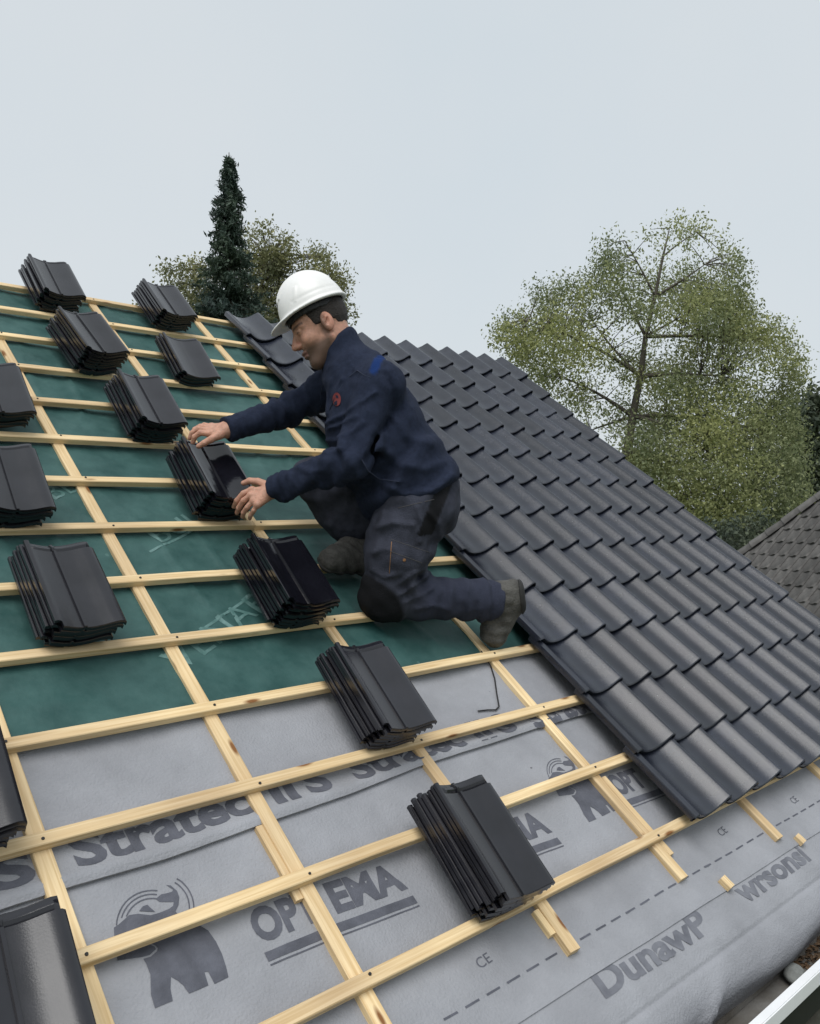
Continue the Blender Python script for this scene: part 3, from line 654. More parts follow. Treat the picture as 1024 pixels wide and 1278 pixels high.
r0 = [bm.verts.new((0, x * 1.08, z * 1.08)) for x, z in prof]; r1 = [bm.verts.new((L, x * .95, z * .95)) for x, z in prof]
r2 = [bm.verts.new((0, x * .86, z * .86 - .012)) for x, z in prof]
for k in range(n): bm.faces.new((r0[k], r0[k + 1], r1[k + 1], r1[k])); bm.faces.new((r2[k], r2[k + 1], r0[k + 1], r0[k]))
bmesh.ops.recalc_face_normals(bm, faces=bm.faces[:])
hc = bm_mesh('hip_cap', bm); hc.materials.append(MATS['old_tile']); hc.shade_smooth(); hc.set_sharp_from_angle(angle=math.radians(45))
hy = Vector((0, 0, 1)).cross(hipd).normalized(); hz = hipd.cross(hy)
for k in range(int(hl * NW / 2 / .31)):
    p = corner + hipd * (k * .31) + hz * .05
    M = Matrix(((hipd.x, hy.x, hz.x, p.x), (hipd.y, hy.y, hz.y, p.y), (hipd.z, hy.z, hz.z, p.z), (0, 0, 0, 1)))
    mesh_obj('hip_cap', hc, None, nroof, M @ Matrix.Rotation(random.uniform(-.03, .03), 4, 'Y'))

# ------------------------------------------------------------------ trees
def leaf_cloud(centres, size, n_each, spread, droop=.0, aspect=.5):
    """small folded leaves round many twig ends -> vertices, quads"""
    C = np.repeat(centres, n_each, axis=0); N = len(C)
    dr = RNG.normal(0, 1, (N, 3)); dr /= np.linalg.norm(dr, axis=1)[:, None]; P = C + dr * spread * 1.7 * RNG.random((N, 1)) ** .55
    P[:, 2] -= droop * RNG.random(N)
    a = RNG.normal(0, 1, (N, 3)); a[:, 2] -= .6; a /= np.linalg.norm(a, axis=1)[:, None]
    b = RNG.normal(0, 1, (N, 3)); b -= (b * a).sum(1)[:, None] * a; b /= np.linalg.norm(b, axis=1)[:, None]
    s = size * (.6 + .8 * RNG.random((N, 1)))
    v = np.stack([P - a * s * .5, P + b * s * aspect * .5, P + a * s * .5, P - b * s * aspect * .5], 1).reshape(-1, 3)
    return v, np.arange(4 * N).reshape(N, 4)
def crown_tree(name, label, t, base_px, trunk_pts, blobs, leaf, leafmat, n_tw, n_leaf, spread, r0, group=None, droop=0, seed=1, loose=False):
    """blobs: (px x, px y, rx px, ry px, depth offset m, density) ; t: distance"""
    rr = np.random.default_rng(seed); rd = random.Random(seed)
    base = Vector(pw(*base_px, t)); base.z = 0
    root = empty(name, base); tag(root, label, 'tree', group)
    bm = bmesh.new(); tp = [Vector((base.x, base.y, -.1))] + [Vector(pw(x, y, t + dd)) for x, y, dd in trunk_pts]
    rad = [r0 * (1 - .82 * i / (len(tp) - 1)) for i in range(len(tp))]
    def smooth_path(a, b, bend, k=5):
        m = a.lerp(b, .5) + Vector((rd.uniform(-1, 1), rd.uniform(-1, 1), rd.uniform(-.2, 1))) * bend * (b - a).length
        return [a * (1 - s) ** 2 + m * 2 * s * (1 - s) + b * s ** 2 for s in [i / k for i in range(k + 1)]]
    pts = []
    for i in range(len(tp) - 1):
        for s in range(4): pts.append((tp[i].lerp(tp[i + 1], s / 4), rad[i] + (rad[i + 1] - rad[i]) * s / 4))
    pts.append((tp[-1], rad[-1])); tube(bm, [p for p, _ in pts], [r for _, r in pts], 9)
    cents = []
    extra = []
    for (bx, by, rx, ry, dd, dens) in blobs:
        for _ in range(4):
            a_ = rd.uniform(0, 6.283); extra.append((bx + rx * 1.0 * math.cos(a_), by + ry * 1.0 * math.sin(a_), rx * rd.uniform(.25, .42), ry * rd.uniform(.3, .5), dd + rd.uniform(-.8, .8), dens * .16))
    blobs = [(b_[0] + rd.uniform(-8, 8), b_[1] + rd.uniform(-8, 8), b_[2] * .92, b_[3] * 1.08, b_[4] + rd.uniform(-.6, .6), b_[5] * .8) for b_ in blobs] + (extra if loose else [])
    for (bx, by, rx, ry, dd, dens) in blobs:
        c = Vector(pw(bx, by, t + dd)); sx, sz = rx * t / FPX, ry * t / FPX
        low = [q for q in pts if q[0].z < c.z - .2 * sz and q[0].z > .25 * tp[-1].z] or pts[len(pts) // 3:]
        a, ra = min(low, key=lambda q: (q[0] - c).length + .25 * abs(q[0].z - (c.z - 1.2 * sz)))
        lp = smooth_path(a, c, .16); lr = [ra * .55 * (1 - .8 * i / 5) + .008 for i in range(6)]
        tube(bm, lp, lr, 6)
        n = int(n_tw * dens)
        for k in range(n):
            d = rr.normal(0, 1, 3); d /= np.linalg.norm(d); rad_ = rr.random() ** .42
            p = Vector((RH * (d[0] * sx * rad_) + FH * (d[1] * (sx * .8 + .3) * rad_) + Vector((0, 0, d[2] * sz * rad_)))) + c
            cents.append(p)
            if k % 3 == 0:
                s = lp[rd.randrange(2, 6)]; q = smooth_path(s, p, .18, 4); tube(bm, q, [.022 - .004 * i for i in range(5)], 4, False)
    tr = mesh_obj('trunk', bm_mesh('trunk', bm), 'bark', root, smooth='all')
    v, q = leaf_cloud(np.array([tuple(c) for c in cents]), leaf, n_leaf, spread, droop)
    mesh_obj('crown', npmesh('crown', v, q), leafmat, root)
    return root
def birch():
    t = 21.0; rr = np.random.default_rng(31); rd = random.Random(31)
    OUT = [(610, 405), (622, 376), (660, 358), (700, 350), (742, 342), (752, 305), (762, 283), (800, 280), (858, 270), (900, 282), (914, 310), (932, 332), (925, 360), (952, 395), (985, 410), (1006, 440), (990, 480), (992, 515), (1002, 560), (1004, 620), (998, 664), (960, 720), (880, 720), (820, 660), (760, 600), (720, 560), (690, 510), (662, 468), (638, 436)]
    poly = np.array(OUT, float)
    def inside(x, y):
        c = False; n = len(poly); k = n - 1
        for m in range(n):
            (xa, ya), (xb, yb) = poly[m], poly[k]
            if (ya > y) != (yb > y) and x < (xb - xa) * (y - ya) / (yb - ya) + xa: c = not c
            k = m
        return c
    def edge(x, y):
        p = np.array([x, y]); a = poly; b = np.roll(poly, -1, 0); ab = b - a; s_ = np.clip(((p - a) * ab).sum(1) / (ab * ab).sum(1), 0, 1)
        return np.linalg.norm(p - a - s_[:, None] * ab, axis=1).min()
    base = Vector(pw(792, 640, t)); base.z = 0
    root = empty('birch_tree', base); tag(root, 'tall light green deciduous tree rising behind the tiled roof verge', 'tree')
    bm = bmesh.new()
    def path(a, b, bend, k=6):
        m = a.lerp(b, .5) + Vector((rd.uniform(-1, 1), rd.uniform(-1, 1), rd.uniform(.1, 1))) * bend * (b - a).length
        return [a * (1 - q) ** 2 + m * 2 * q * (1 - q) + b * q ** 2 for q in [i_ / k for i_ in range(k + 1)]]
    stem = [(792, 660, 0), (786, 600, 0), (784, 560, 0), (790, 520, .1), (800, 470, .1), (806, 420, 0), (818, 370, -.1), (828, 320, 0), (836, 285, 0)]
    tp = [Vector((base.x, base.y, -.1))] + [Vector(pw(x, y, t + dd)) for x, y, dd in stem]
    tube(bm, tp, [.17, .14, .125, .115, .10, .08, .06, .045, .03, .012], 9)
    limbs = []
    for (i0, x, y, dd, r) in ((3, 700, 470, .4, .09), (4, 660, 400, -.5, .085), (4, 740, 400, .9, .07), (5, 760, 330, .5, .06), (4, 900, 470, -.8, .09), (5, 935, 420, .5, .08), (6, 880, 330, -.5, .06), (3, 880, 560, -1.2, .1), (3, 950, 540, .6, .09), (2, 930, 620, -1.0, .1), (2, 850, 620, -.8, .08), (5, 860, 390, 1.0, .06), (6, 780, 300, -.6, .05), (3, 730, 540, .8, .07), (2, 960, 660, -1.2, .08), (7, 870, 290, .2, .035)):
        p = path(tp[i0 + 1], Vector(pw(x, y, t + dd)), .14, 8); tube(bm, p, [.55 * r * (1 - .85 * k / 8) + .006 for k in range(9)], 6); limbs += p[2:]
    LB = np.array([tuple(q) for q in limbs] + [tuple(q) for q in tp[5:]])
    cents = []; tries = 0
    while len(cents) < 2700 and tries < 60000:
        tries += 1
        x, y = rr.uniform(605, 1020), rr.uniform(268, 720)
        if not inside(x, y): continue
        e_ = edge(x, y); hz_ = 2.3 * min(1, (e_ / 75) ** .6) + .25; dz = rr.uniform(-1, 1) * hz_
        low = np.clip((y - 500) / 90, 0, 1) * np.clip((x - 770) / 90, 0, 1)
        nz = vnoise(np.array([x * .019, y * .026, dz * .55]), 1.9) + .5 * vnoise(np.array([y * .05, x * .045, dz]), 1.6)
        if nz < (-.06 - 1.5 * low): continue
        c = pw(x, y, t + dz - 1.0 * low); cents.append(c)
        if rd.random() < .42:
            d_ = np.linalg.norm(LB - c, axis=1) + .6 * np.clip(LB[:, 2] - c[2], 0, 9); a = Vector(LB[int(d_.argmin())]); b = Vector(c)
            q = path(a, b, .12, 3); tube(bm, q, [.013, .010, .007, .004], 4, False)
    mesh_obj('trunk', bm_mesh('trunk', bm), 'bark', root, smooth='all')
    v, q = leaf_cloud(np.array(cents), .080, 44, .25, .22)
    mesh_obj('crown', npmesh('crown', v, q), 'birch_leaf', root)
birch()
crown_tree('background_tree', 'loose pale green tree half hidden behind the conifer and helmet', 34, (318, 640), [(318, 600, 0), (322, 480, 0), (325, 380, 0), (330, 320, 0)],
    [(330, 310, 26, 22, 0, .5), (352, 345, 36, 26, 0, .8), (310, 350, 34, 34, 0, .7), (398, 345, 26, 26, 0, .5), (415, 365, 14, 26, 0, .3), (365, 385, 50, 26, 0, .9), (400, 395, 30, 24, 0, .5), (228, 355, 28, 24, 0, .5), (225, 385, 34, 26, 0, .7), (262, 370, 28, 30, 0, .5), (320, 400, 40, 26, 0, .8)],
    .14, 'far_leaf', 80, 30, .36, .25, seed=5, loose=True)
crown_tree('background_tree', 'dark hazy tree at the right edge behind the birch', 44, (1030, 640), [(1030, 620, 0), (1032, 560, 0), (1034, 520, 0)],
    [(1018, 515, 36, 32, 0, 1.2), (1004, 560, 30, 50, 0, 1.6), (1045, 560, 30, 50, 0, 1.0), (1015, 610, 36, 44, 0, 1.4), (1050, 610, 30, 40, 0, 1.0)],
    .3, 'dark_leaf', 70, 26, .42, .16, seed=8)
def conifer():
    t = 30.0; base = Vector(pw(281, 640, t)); base.z = 0; top = Vector(pw(286, 190, t)); H = top.z
    root = empty('spruce_tree', base); tag(root, 'tall narrow dark conifer rising behind the ridge', 'tree')
    bm = bmesh.new(); tube(bm, [base, base.lerp(top, .5), top], [.24, .14, .015], 8)
    V = []; rd = random.Random(4); zc = EYE_Z
    lvl = 2.0
    while lvl < H - .15:
        f = (H - lvl) / H                                  # 0 at tip
        zpx = 190 + (H - lvl) * FPX / t                    # photo row of this whorl
        half = np.interp(zpx, [190, 215, 240, 270, 300, 330, 350, 380, 420, 640], [1.5, 8, 13, 18, 22, 28, 35, 44, 52, 68]) * t / FPX
        for k in range(9):
            a = rd.uniform(0, 6.283); ln = half * rd.uniform(.5, 1.28)
            o = Vector((base.x + (top.x - base.x) * lvl / H, base.y + (top.y - base.y) * lvl / H, lvl))
            dirv = Vector((math.cos(a), math.sin(a), rd.uniform(-.28, .12)))
            tip = o + dirv * ln + Vector((0, 0, .10 * ln))
            tube(bm, [o, tip], [.018, .005], 4, False)
            for j in range(int(9 + ln * 26)):
                s = rd.random() ** .6; p = o.lerp(tip, s); V.append((p.x + rd.gauss(0, .05), p.y + rd.gauss(0, .05), p.z + rd.gauss(0, .05) - .05))
        lvl += rd.uniform(.13, .2)
    mesh_obj('trunk', bm_mesh('trunk', bm), 'bark', root, smooth='all')
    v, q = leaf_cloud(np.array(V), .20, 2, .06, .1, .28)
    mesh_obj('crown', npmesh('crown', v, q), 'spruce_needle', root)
conifer()
# hedge row of shrubs closing the gap under the tree
for k, (x, y, t, lab) in enumerate(((905, 690, 17, 'dense dark green shrub between the tiled verge and the neighbouring roof'),)):
    crown_tree('garden_shrub', lab, t, (x, y), [(x, 690, 0), (x, 660, 0)], [(x - 20, 690, 60, 40, 0, 1.4), (x + 50, 680, 50, 40, 0, 1.2), (x, 730, 70, 50, 0, 1.4)], .09, 'dark_leaf', 90, 44, .2, .08, seed=11)
#INSERT_PERSON
# ------------------------------------------------------------------ the roofer
def surface_nets(fn, lo, hi, h):
    lo = np.array(lo, float); hi = np.array(hi, float); n = np.ceil((hi - lo) / h).astype(int) + 1
    ax = [lo[k] + h * np.arange(n[k]) for k in range(3)]
    G = np.empty(tuple(n), np.float32)
    for i in range(0, n[0], 24):
        P = np.stack(np.meshgrid(ax[0][i:i + 24], ax[1], ax[2], indexing='ij'), -1); G[i:i + 24] = fn(P)
    ins = G < 0
    c = [ins[a:n[0] - 1 + a, b:n[1] - 1 + b, d:n[2] - 1 + d] for a in (0, 1) for b in (0, 1) for d in (0, 1)]
    s = sum(x.astype(np.int8) for x in c); act = (s > 0) & (s < 8)
    I = np.argwhere(act); idm = -np.ones(act.shape, np.int64); idm[act] = np.arange(len(I))
    acc = np.zeros((len(I), 3)); cnt = np.zeros(len(I))
    cor = [(a, b, d) for a in (0, 1) for b in (0, 1) for d in (0, 1)]
    for p in range(8):
        for q in range(p + 1, 8):
            A, B = np.array(cor[p]), np.array(cor[q])
            if np.abs(A - B).sum() != 1: continue
            ga = G[tuple((I + A).T)]; gb = G[tuple((I + B).T)]; m = (ga < 0) != (gb < 0)
            t = np.where(m, ga / np.where(m, ga - gb, 1), 0)
            acc += np.where(m[:, None], A + t[:, None] * (B - A), 0); cnt += m
    V = lo + h * (I + acc / cnt[:, None])
    F = []
    for k in range(3):
        a, b = [(1, 2), (2, 0), (0, 1)][k]
        sl0 = [slice(None)] * 3; sl1 = [slice(None)] * 3; sl0[k] = slice(0, -1); sl1[k] = slice(1, None)
        e0, e1 = ins[tuple(sl0)], ins[tuple(sl1)]; E = np.argwhere(e0 != e1)
        E = E[(E[:, a] > 0) & (E[:, b] > 0) & (E[:, a] < n[a] - 1) & (E[:, b] < n[b] - 1)]
        if not len(E): continue
        ua, ub = np.zeros(3, int), np.zeros(3, int); ua[a] = 1; ub[b] = 1
        q = np.stack([idm[tuple((E - ua - ub).T)], idm[tuple((E - ub).T)], idm[tuple(E.T)], idm[tuple((E - ua).T)]], -1)
        fl = e0[tuple(E.T)]; q[~fl] = q[~fl][:, ::-1]; F.append(q)
    return V, np.concatenate(F)
def cone(P, a, b, ra, rb, sq=None, k=1.0):
    """round cone a->b; sq: unit axis along which the section is scaled by k"""
    a = np.array(a); b = np.array(b); ab = b - a; t = np.clip(((P - a) @ ab) / (ab @ ab), 0, 1)
    q = P - (a + t[..., None] * ab)
    if sq is not None: q = q + (q @ sq)[..., None] * (1 / k - 1) * sq
    return np.linalg.norm(q, axis=-1) - (ra + (rb - ra) * t)
def ell(P, c, r, R=None):
    q = P - np.array(c)
    if R is not None: q = q @ R                      # columns of R: ellipsoid axes
    r = np.array(r); k0 = np.linalg.norm(q / r, axis=-1); k1 = np.linalg.norm(q / r ** 2, axis=-1) + 1e-9
    return k0 * (k0 - 1) / k1
def smin(a, b, k):
    h = np.clip(.5 + .5 * (b - a) / k, 0, 1); return b + (a - b) * h - k * h * (1 - h)
def smax(a, b, k): return -smin(-a, -b, k)
pb = P3(*uv(475, 775), 0.0); PB = Vector(pb)
PM = Matrix(((RH.x, FH.x, 0, PB.x), (RH.y, FH.y, 0, PB.y), (RH.z, FH.z, 1, PB.z), (0, 0, 0, 1)))
PMI = PM.inverted()
def J(x, y, t):                                      # photo pixel at distance t (in D) -> person's own frame
    return np.array(PMI @ Vector(pw(x, y, t * D)))
DEP = np.array([0., 1., 0.])
person = bpy.data.objects.new('person', None); COL.objects.link(person); person.matrix_basis = PM; person.empty_display_size = .3
tag(person, 'kneeling person in white hard hat, navy fleece and work trousers gripping tiles', 'person')
def skin_obj(name, fn, lo, hi, h, material, attrs=None):
    V, F = surface_nets(fn, lo, hi, h); me = npmesh(name, V, F)
    for an, av in (attrs(V) if attrs else {}).items():
        at = me.attributes.new(an, 'FLOAT', 'POINT'); at.data.foreach_set('value', np.asarray(av, np.float32))
    return mesh_obj(name, me, material, person, PM.copy(), smooth='all')
def bounds(pts, pad): p = np.array(pts); return p.min(0) - pad, p.max(0) + pad
def attr_mix(mname, parts):
    """blend colours over a material's base by point attributes"""
    nt = MATS[mname].node_tree; b = nt.nodes['Principled BSDF']; lk = b.inputs['Base Color'].links
    cur = lk[0].from_socket if lk else None
    for an, colr in parts:
        at = nt.nodes.new('ShaderNodeAttribute'); at.attribute_name = an
        mx = nt.nodes.new('ShaderNodeMix'); mx.data_type = 'RGBA'; nt.links.new(at.outputs['Fac'], mx.inputs[0])
        if cur is not None: nt.links.new(cur, mx.inputs[6])
        else: mx.inputs[6].default_value = b.inputs['Base Color'].default_value
        mx.inputs[7].default_value = (*colr, 1); cur = mx.outputs[2]
    nt.links.new(cur, b.inputs['Base Color'])
mat('fleece', (.021, .028, .052), rough=.95, spec=.15, noise=.18, nscale=60, bump=.6, bscale=330)
mat('work_trousers', (.042, .046, .064), rough=.9, spec=.2, noise=.35, nscale=14, bump=.5, bscale=260)
mat('skin', (.50, .27, .19), rough=.5, spec=.4, noise=.16, nscale=55, bump=.3, bscale=220)
MATS['skin'].node_tree.nodes['Principled BSDF'].inputs['Subsurface Weight'].default_value = .08
mat('hair', (.018, .013, .010), rough=.6, noise=.4, nscale=120, bump=.8, bscale=260)
mat('helmet_shell', (.82, .815, .80), rough=.33, spec=.5, noise=.03, nscale=12)
mat('boot_leather', (.068, .066, .060), rough=.85, noise=.4, nscale=22, bump=.6, bscale=120)
mat('boot_sole', (.018, .018, .017), rough=.8, noise=.3, nscale=40)
mat('emblem_red', (.20, .035, .035), rough=.8)
mat('seam', (.28, .14, .06), rough=.8); mat('seam_dark', (.075, .072, .075), rough=.9)
mat('eye_white', (.6, .56, .52), rough=.25)
# joints
shN, elN, wrN = J(474, 482, 1.765), J(440, 574, 1.715), J(344, 610, 1.815)
shF, elF, wrF = J(430, 474, 1.965), J(360, 512, 2.005), J(284, 536, 1.91)
pel, che, upp = J(515, 600, 1.865), J(466, 520, 1.86), J(446, 474, 1.86)
nekb, nekt = J(434, 452, 1.865), J(416, 424, 1.86)
hipN, midN, knN, anN = J(514, 638, 1.825), J(497, 690, 1.81), J(484, 741, 1.815), J(618, 751, 1.895)
hipF, knF, anF = J(495, 618, 1.945), J(391, 597, 1.93), J(447, 668, 1.985)
def folds(P, amp, s=1.0):
    return amp * (vnoise(P * np.array([1.0, .7, 1.0]), 26 * s) * .6 + np.abs(vnoise(P[..., [2, 0, 1]] * np.array([1., .8, .6]), 17 * s)) * .8 - .3)
RIDGES = None
def ridge_px(pts, amp, wd, t=1.74): return ([J(x, y, t)[[0, 2]] for x, y in pts], amp, wd)
RIDGES = [ridge_px(p, a, w) for p, a, w in (
    ([(402, 524), (430, 516), (455, 503), (470, 492)], .010, .008), ([(404, 532), (428, 528), (446, 522)], .009, .007), ([(398, 545), (420, 548), (442, 541), (456, 530)], .009, .008),
    ([(392, 560), (412, 566), (430, 562)], .008, .008), ([(372, 582), (386, 590), (404, 588)], .008, .008), ([(356, 592), (366, 602), (372, 612)], .006, .007),
    ([(452, 574), (462, 590), (478, 600), (500, 601)], .007, .006), ([(478, 560), (500, 580), (530, 585), (556, 575)], .011, .016), ([(470, 600), (505, 618), (540, 612), (566, 592)], .012, .014), ([(490, 520), (510, 545), (540, 552)], .009, .016),
    ([(434, 448), (446, 462), (462, 470), (478, 462)], .005, .005), ([(410, 470), (404, 490), (402, 512)], .008, .007), ([(425, 470), (418, 480), (414, 492)], .008, .008), ([(482, 470), (492, 490), (488, 520), (470, 548)], -.012, .010), ([(470, 548), (462, 570), (452, 586)], -.016, .012))]
def jacket_sdf(P, inset=0.0):
    d = cone(P, pel, che, .172, .160, DEP, 1.24)
    d = smin(d, cone(P, che, upp, .160, .118, DEP, 1.28), .05)
    d = smin(d, cone(P, J(492, 615, 1.86), J(452, 545, 1.86), .14, .13, DEP, 1.2), .05)         # belly of the fleece
    aN = smin(cone(P, shN, elN, .083, .064), cone(P, elN, wrN, .066, .047), .03)
    aF = smin(cone(P, shF, elF, .080, .062), cone(P, elF, wrF, .062, .047), .03)
    d = smin(d, aN, .016); d = smin(d, aF, .03)
    d = smin(d, cone(P, upp, shN, .10, .082), .05); d = smin(d, cone(P, upp, shF, .10, .08), .05)
    col = cone(P, nekb, J(421, 424, 1.86), .088, .079)
    d = smin(d, col, .022)
    # sleeve creases gathered at the elbows and cuffs
    for a, b, c in ((shN, elN, wrN), (shF, elF, wrF)):
        t = np.clip(((P - b) @ (c - b)) / ((c - b) @ (c - b)), -1, 1.2)
        near = np.exp(-((np.linalg.norm(P - b, axis=-1) - .02) / .11) ** 2)
        d = d + .011 * near * np.sin(t * 26 + 4 * vnoise(P, 12))
        d = d + .003 * np.exp(-((t - .86) / .10) ** 2) * np.sin(t * 60)
        d = d - .004 * np.exp(-((t - .985) / .025) ** 2)
    # diagonal drag folds over the back and the side
    ax = (pel - upp) / np.linalg.norm(pel - upp); s = (P - upp) @ ax
    side = np.clip((.02 - P[..., 1] + che[1]) / .12, 0, 1)
    d = d + .009 * np.sin(s * 40 + P[..., 0] * 20 + 3.0 * vnoise(P, 7)) * np.clip((s - .1) / .2, 0, 1) * (.35 + .65 * side)
    # hem: flat waistband, cut at the bottom
    d = smax(d, (P - J(506, 640, 1.86)) @ (ax * .93 + np.array([.20, 0, -.1])) - .008, .02)
    d = d - .005 * np.exp(-((s - .50) / .014) ** 2)
    # cuffs end and collar top cut
    for w, e in ((wrN, elN), (wrF, elF)):
        u_ = (w - e) / np.linalg.norm(w - e); near = np.linalg.norm(P - w, axis=-1) < .12
        d = np.where(near, smax(d, (P - w) @ u_ - .004, .006), d)
    u_ = (nekt - nekb) / np.linalg.norm(nekt - nekb); near = np.linalg.norm(P - nekt, axis=-1) < .15
    d = np.where(near & ((P - nekb) @ u_ > .03), smax(d, (P - J(421, 432, 1.86)) @ u_ - .020 - .25 * (P[..., 0] - nekt[0]), .006), d)
    if RIDGES is not None:
        nearside = np.clip((che[1] - .01 - P[..., 1]) / .03, 0, 1); q2 = P[..., [0, 2]]
        for pts, amp, wd in RIDGES:
            m = np.full(P.shape[:-1], 9.0)
            for a, b in zip(pts, pts[1:]):
                ab = b - a; t = np.clip(((q2 - a) @ ab) / (ab @ ab), 0, 1); m = np.minimum(m, np.linalg.norm(q2 - a - t[..., None] * ab, axis=-1))
            d = d - nearside * amp * np.exp(-(m / wd) ** 2)
    return d + folds(P, .009) + inset
def seg_mask(V, a, b, r, soft=.004): return np.clip((r - cone(V, a, b, 0, 0)) / soft + .5, 0, 1)
jl, jh = bounds([shN, elN, wrN, shF, elF, wrF, pel, che, upp, nekt], .2)
def jk_attrs(V):
    near = (V[:, 1] < shN[1] + .03)
    x, z = V[:, 0], V[:, 2]
    # royal blue shoulder strip (in the plane seen from the side)
    a, b = J(474, 440, 1.80)[[0, 2]], J(465, 472, 1.70)[[0, 2]]
    a, b = J(476, 446, 1.80)[[0, 2]], J(468, 466, 1.76)[[0, 2]]
    ab = b - a; q = np.stack([x, z], -1); t = np.clip((q - a) @ ab / (ab @ ab), 0, 1); dist = np.linalg.norm(q - a - t[:, None] * ab, axis=-1)
    blue = np.clip((.018 - dist) / .005, 0, 1) * (V[:, 1] < che[1])
    return {'blue': blue}
skin_obj('fleece_jacket', jacket_sdf, jl, jh, .008, 'fleece', jk_attrs)
attr_mix('fleece', [('blue', (.010, .032, .125))])
# trousers
PK = [J(487, 672, 1.7), J(541, 690, 1.7), J(520, 726, 1.7), J(484, 716, 1.7)]
TRIDGES = [ridge_px(p, a, w, 1.76) for p, a, w in (
    ([(470, 658), (490, 652), (515, 655)], .010, .010), ([(466, 690), (478, 684), (488, 686)], .008, .009), ([(500, 742), (520, 730), (540, 716)], .012, .008), ([(506, 752), (526, 744), (540, 736)], .010, .008), ([(498, 728), (515, 716), (530, 712)], .010, .008),
    ([(536, 640), (548, 655), (552, 672)], .011, .010), ([(520, 634), (528, 655), (524, 676)], .010, .010), ([(604, 733), (600, 748), (604, 768)], .009, .008), ([(588, 733), (584, 750), (589, 770)], .009, .009), ([(566, 734), (560, 752), (566, 770)], .008, .010), ([(520, 762), (542, 758), (560, 764)], .010, .010),
    ([(464, 712), (482, 720), (500, 716)], .008, .009), ([(478, 640), (474, 660), (468, 690)], .008, .010))]
def trouser_sdf(P):
    d = cone(P, J(518, 600, 1.87), J(524, 625, 1.87), .150, .152, DEP, 1.12)
    d = smin(d, ell(P, J(526, 628, 1.83), (.125, .13, .12)), .05)
    lN = smin(cone(P, hipN, midN, .148, .118), cone(P, midN, knN, .120, .090), .03)
    lN = smin(lN, cone(P, knN, anN, .092, .074), .03)
    lF = smin(cone(P, hipF, knF, .125, .076), cone(P, knF, anF, .078, .078), .03)
    lF = smin(lF, cone(P, J(470, 640, 1.95), J(425, 640, 1.965), .10, .09), .05)
    d = smin(d, lN, .04); d = smin(d, lF, .03)
    # knee and shin creases
    t = np.clip(((P - knN) @ (anN - knN)) / ((anN - knN) @ (anN - knN)), -.3, 1.1)
    near = np.exp(-(np.linalg.norm(P - J(505, 722, 1.80), axis=-1) / .10) ** 2)
    d = d + .010 * near * np.sin((P @ np.array([.8, .2, .6])) * 95 + 3 * vnoise(P, 9))
    d = d + .004 * np.sin(t * 34 + 3 * vnoise(P, 11)) * (t > .1) + .006 * np.exp(-((t - .92) / .1) ** 2) * np.sin(t * 70 + 2 * vnoise(P, 14))
    tb = (P - hipN) @ ((knN - hipN) / np.linalg.norm(knN - hipN)); d = d + .005 * np.sin(tb * 42 + P[..., 0] * 26 + 3 * vnoise(P, 8)) * np.exp(-((tb - .08) / .12) ** 2)
    # cargo pocket and knee pad stand proud on the near leg
    x, z = P[..., 0], P[..., 2]; m = np.ones(x.shape)
    for i in range(4):
        a, b = PK[i][[0, 2]], PK[(i + 1) % 4][[0, 2]]; e = b - a; nrm = np.array([e[1], -e[0]]) / np.linalg.norm(e); m = np.minimum(m, -((x - a[0]) * nrm[0] + (z - a[1]) * nrm[1]))
    pk = np.clip(m / .004, 0, 1) * (P[..., 1] < hipN[1] - .02); d = d - .013 * pk
    fl = np.clip((m / .004), 0, 1) * (((x - PK[0][0]) * .30 + (z - PK[0][2])) > -.022 - .0) * (P[..., 1] < hipN[1] - .02); d = d - .006 * fl
    kp = np.clip((.115 - np.linalg.norm(P - J(472, 752, 1.80), axis=-1)) / .01, 0, 1); d = d - .007 * kp
    nearside = np.clip((hipN[1] + .04 - P[..., 1]) / .03, 0, 1); q2 = P[..., [0, 2]]
    for pts, amp, wd in TRIDGES:
        mm = np.full(P.shape[:-1], 9.0)
        for a, b in zip(pts, pts[1:]):
            ab = b - a; tt_ = np.clip(((q2 - a) @ ab) / (ab @ ab), 0, 1); mm = np.minimum(mm, np.linalg.norm(q2 - a - tt_[..., None] * ab, axis=-1))
        d = d - nearside * amp * np.exp(-(mm / wd) ** 2)
    # leg ends cut
    for a, k in ((anN, knN), (anF, knF)):
        u_ = (a - k) / np.linalg.norm(a - k); near = np.linalg.norm(P - a, axis=-1) < .16
        d = np.where(near, smax(d, (P - a) @ u_ - .012, .012), d)
    axj = (pel - upp) / np.linalg.norm(pel - upp)
    cutp = -((P - J(506, 640, 1.86)) @ (axj * .93 + np.array([.20, 0, -.1])) + .022); tors = smin(np.linalg.norm(P - che, axis=-1) - .235, np.linalg.norm(P - pel, axis=-1) - .20, .02)
    d = np.where((tors < 0) & (P[..., 0] > J(462, 640, 1.86)[0]), smax(d, cutp, .008), d)
    return d + folds(P, .011, .9)
def tr_attrs(V):
    kp = np.clip((.118 - np.linalg.norm(V - J(470, 752, 1.80), axis=-1)) / .01, 0, 1)
    side = np.clip((.030 - np.abs((V[:, 0] - J(553, 610, 1.8)[0]) + .42 * (J(553, 610, 1.8)[2] - V[:, 2]))) / .006, 0, 1) * (V[:, 1] < hipN[1] + .02) * (V[:, 2] > J(500, 668, 1.8)[2])
    sh = np.clip(((V - knN) @ (anN - knN)) / ((anN - knN) @ (anN - knN)) * 6 - .9, 0, 1) * (V[:, 2] < J(500, 715, 1.8)[2])
    return {'pad': np.maximum(kp, side), 'shin': sh}
tl_, th_ = bounds([pel, hipN, knN, anN, hipF, knF, anF], .2)
skin_obj('work_trousers', trouser_sdf, tl_, th_, .008, 'work_trousers', tr_attrs)
attr_mix('work_trousers', [('shin', (.034, .039, .062)), ('pad', (.0085, .009, .011))])
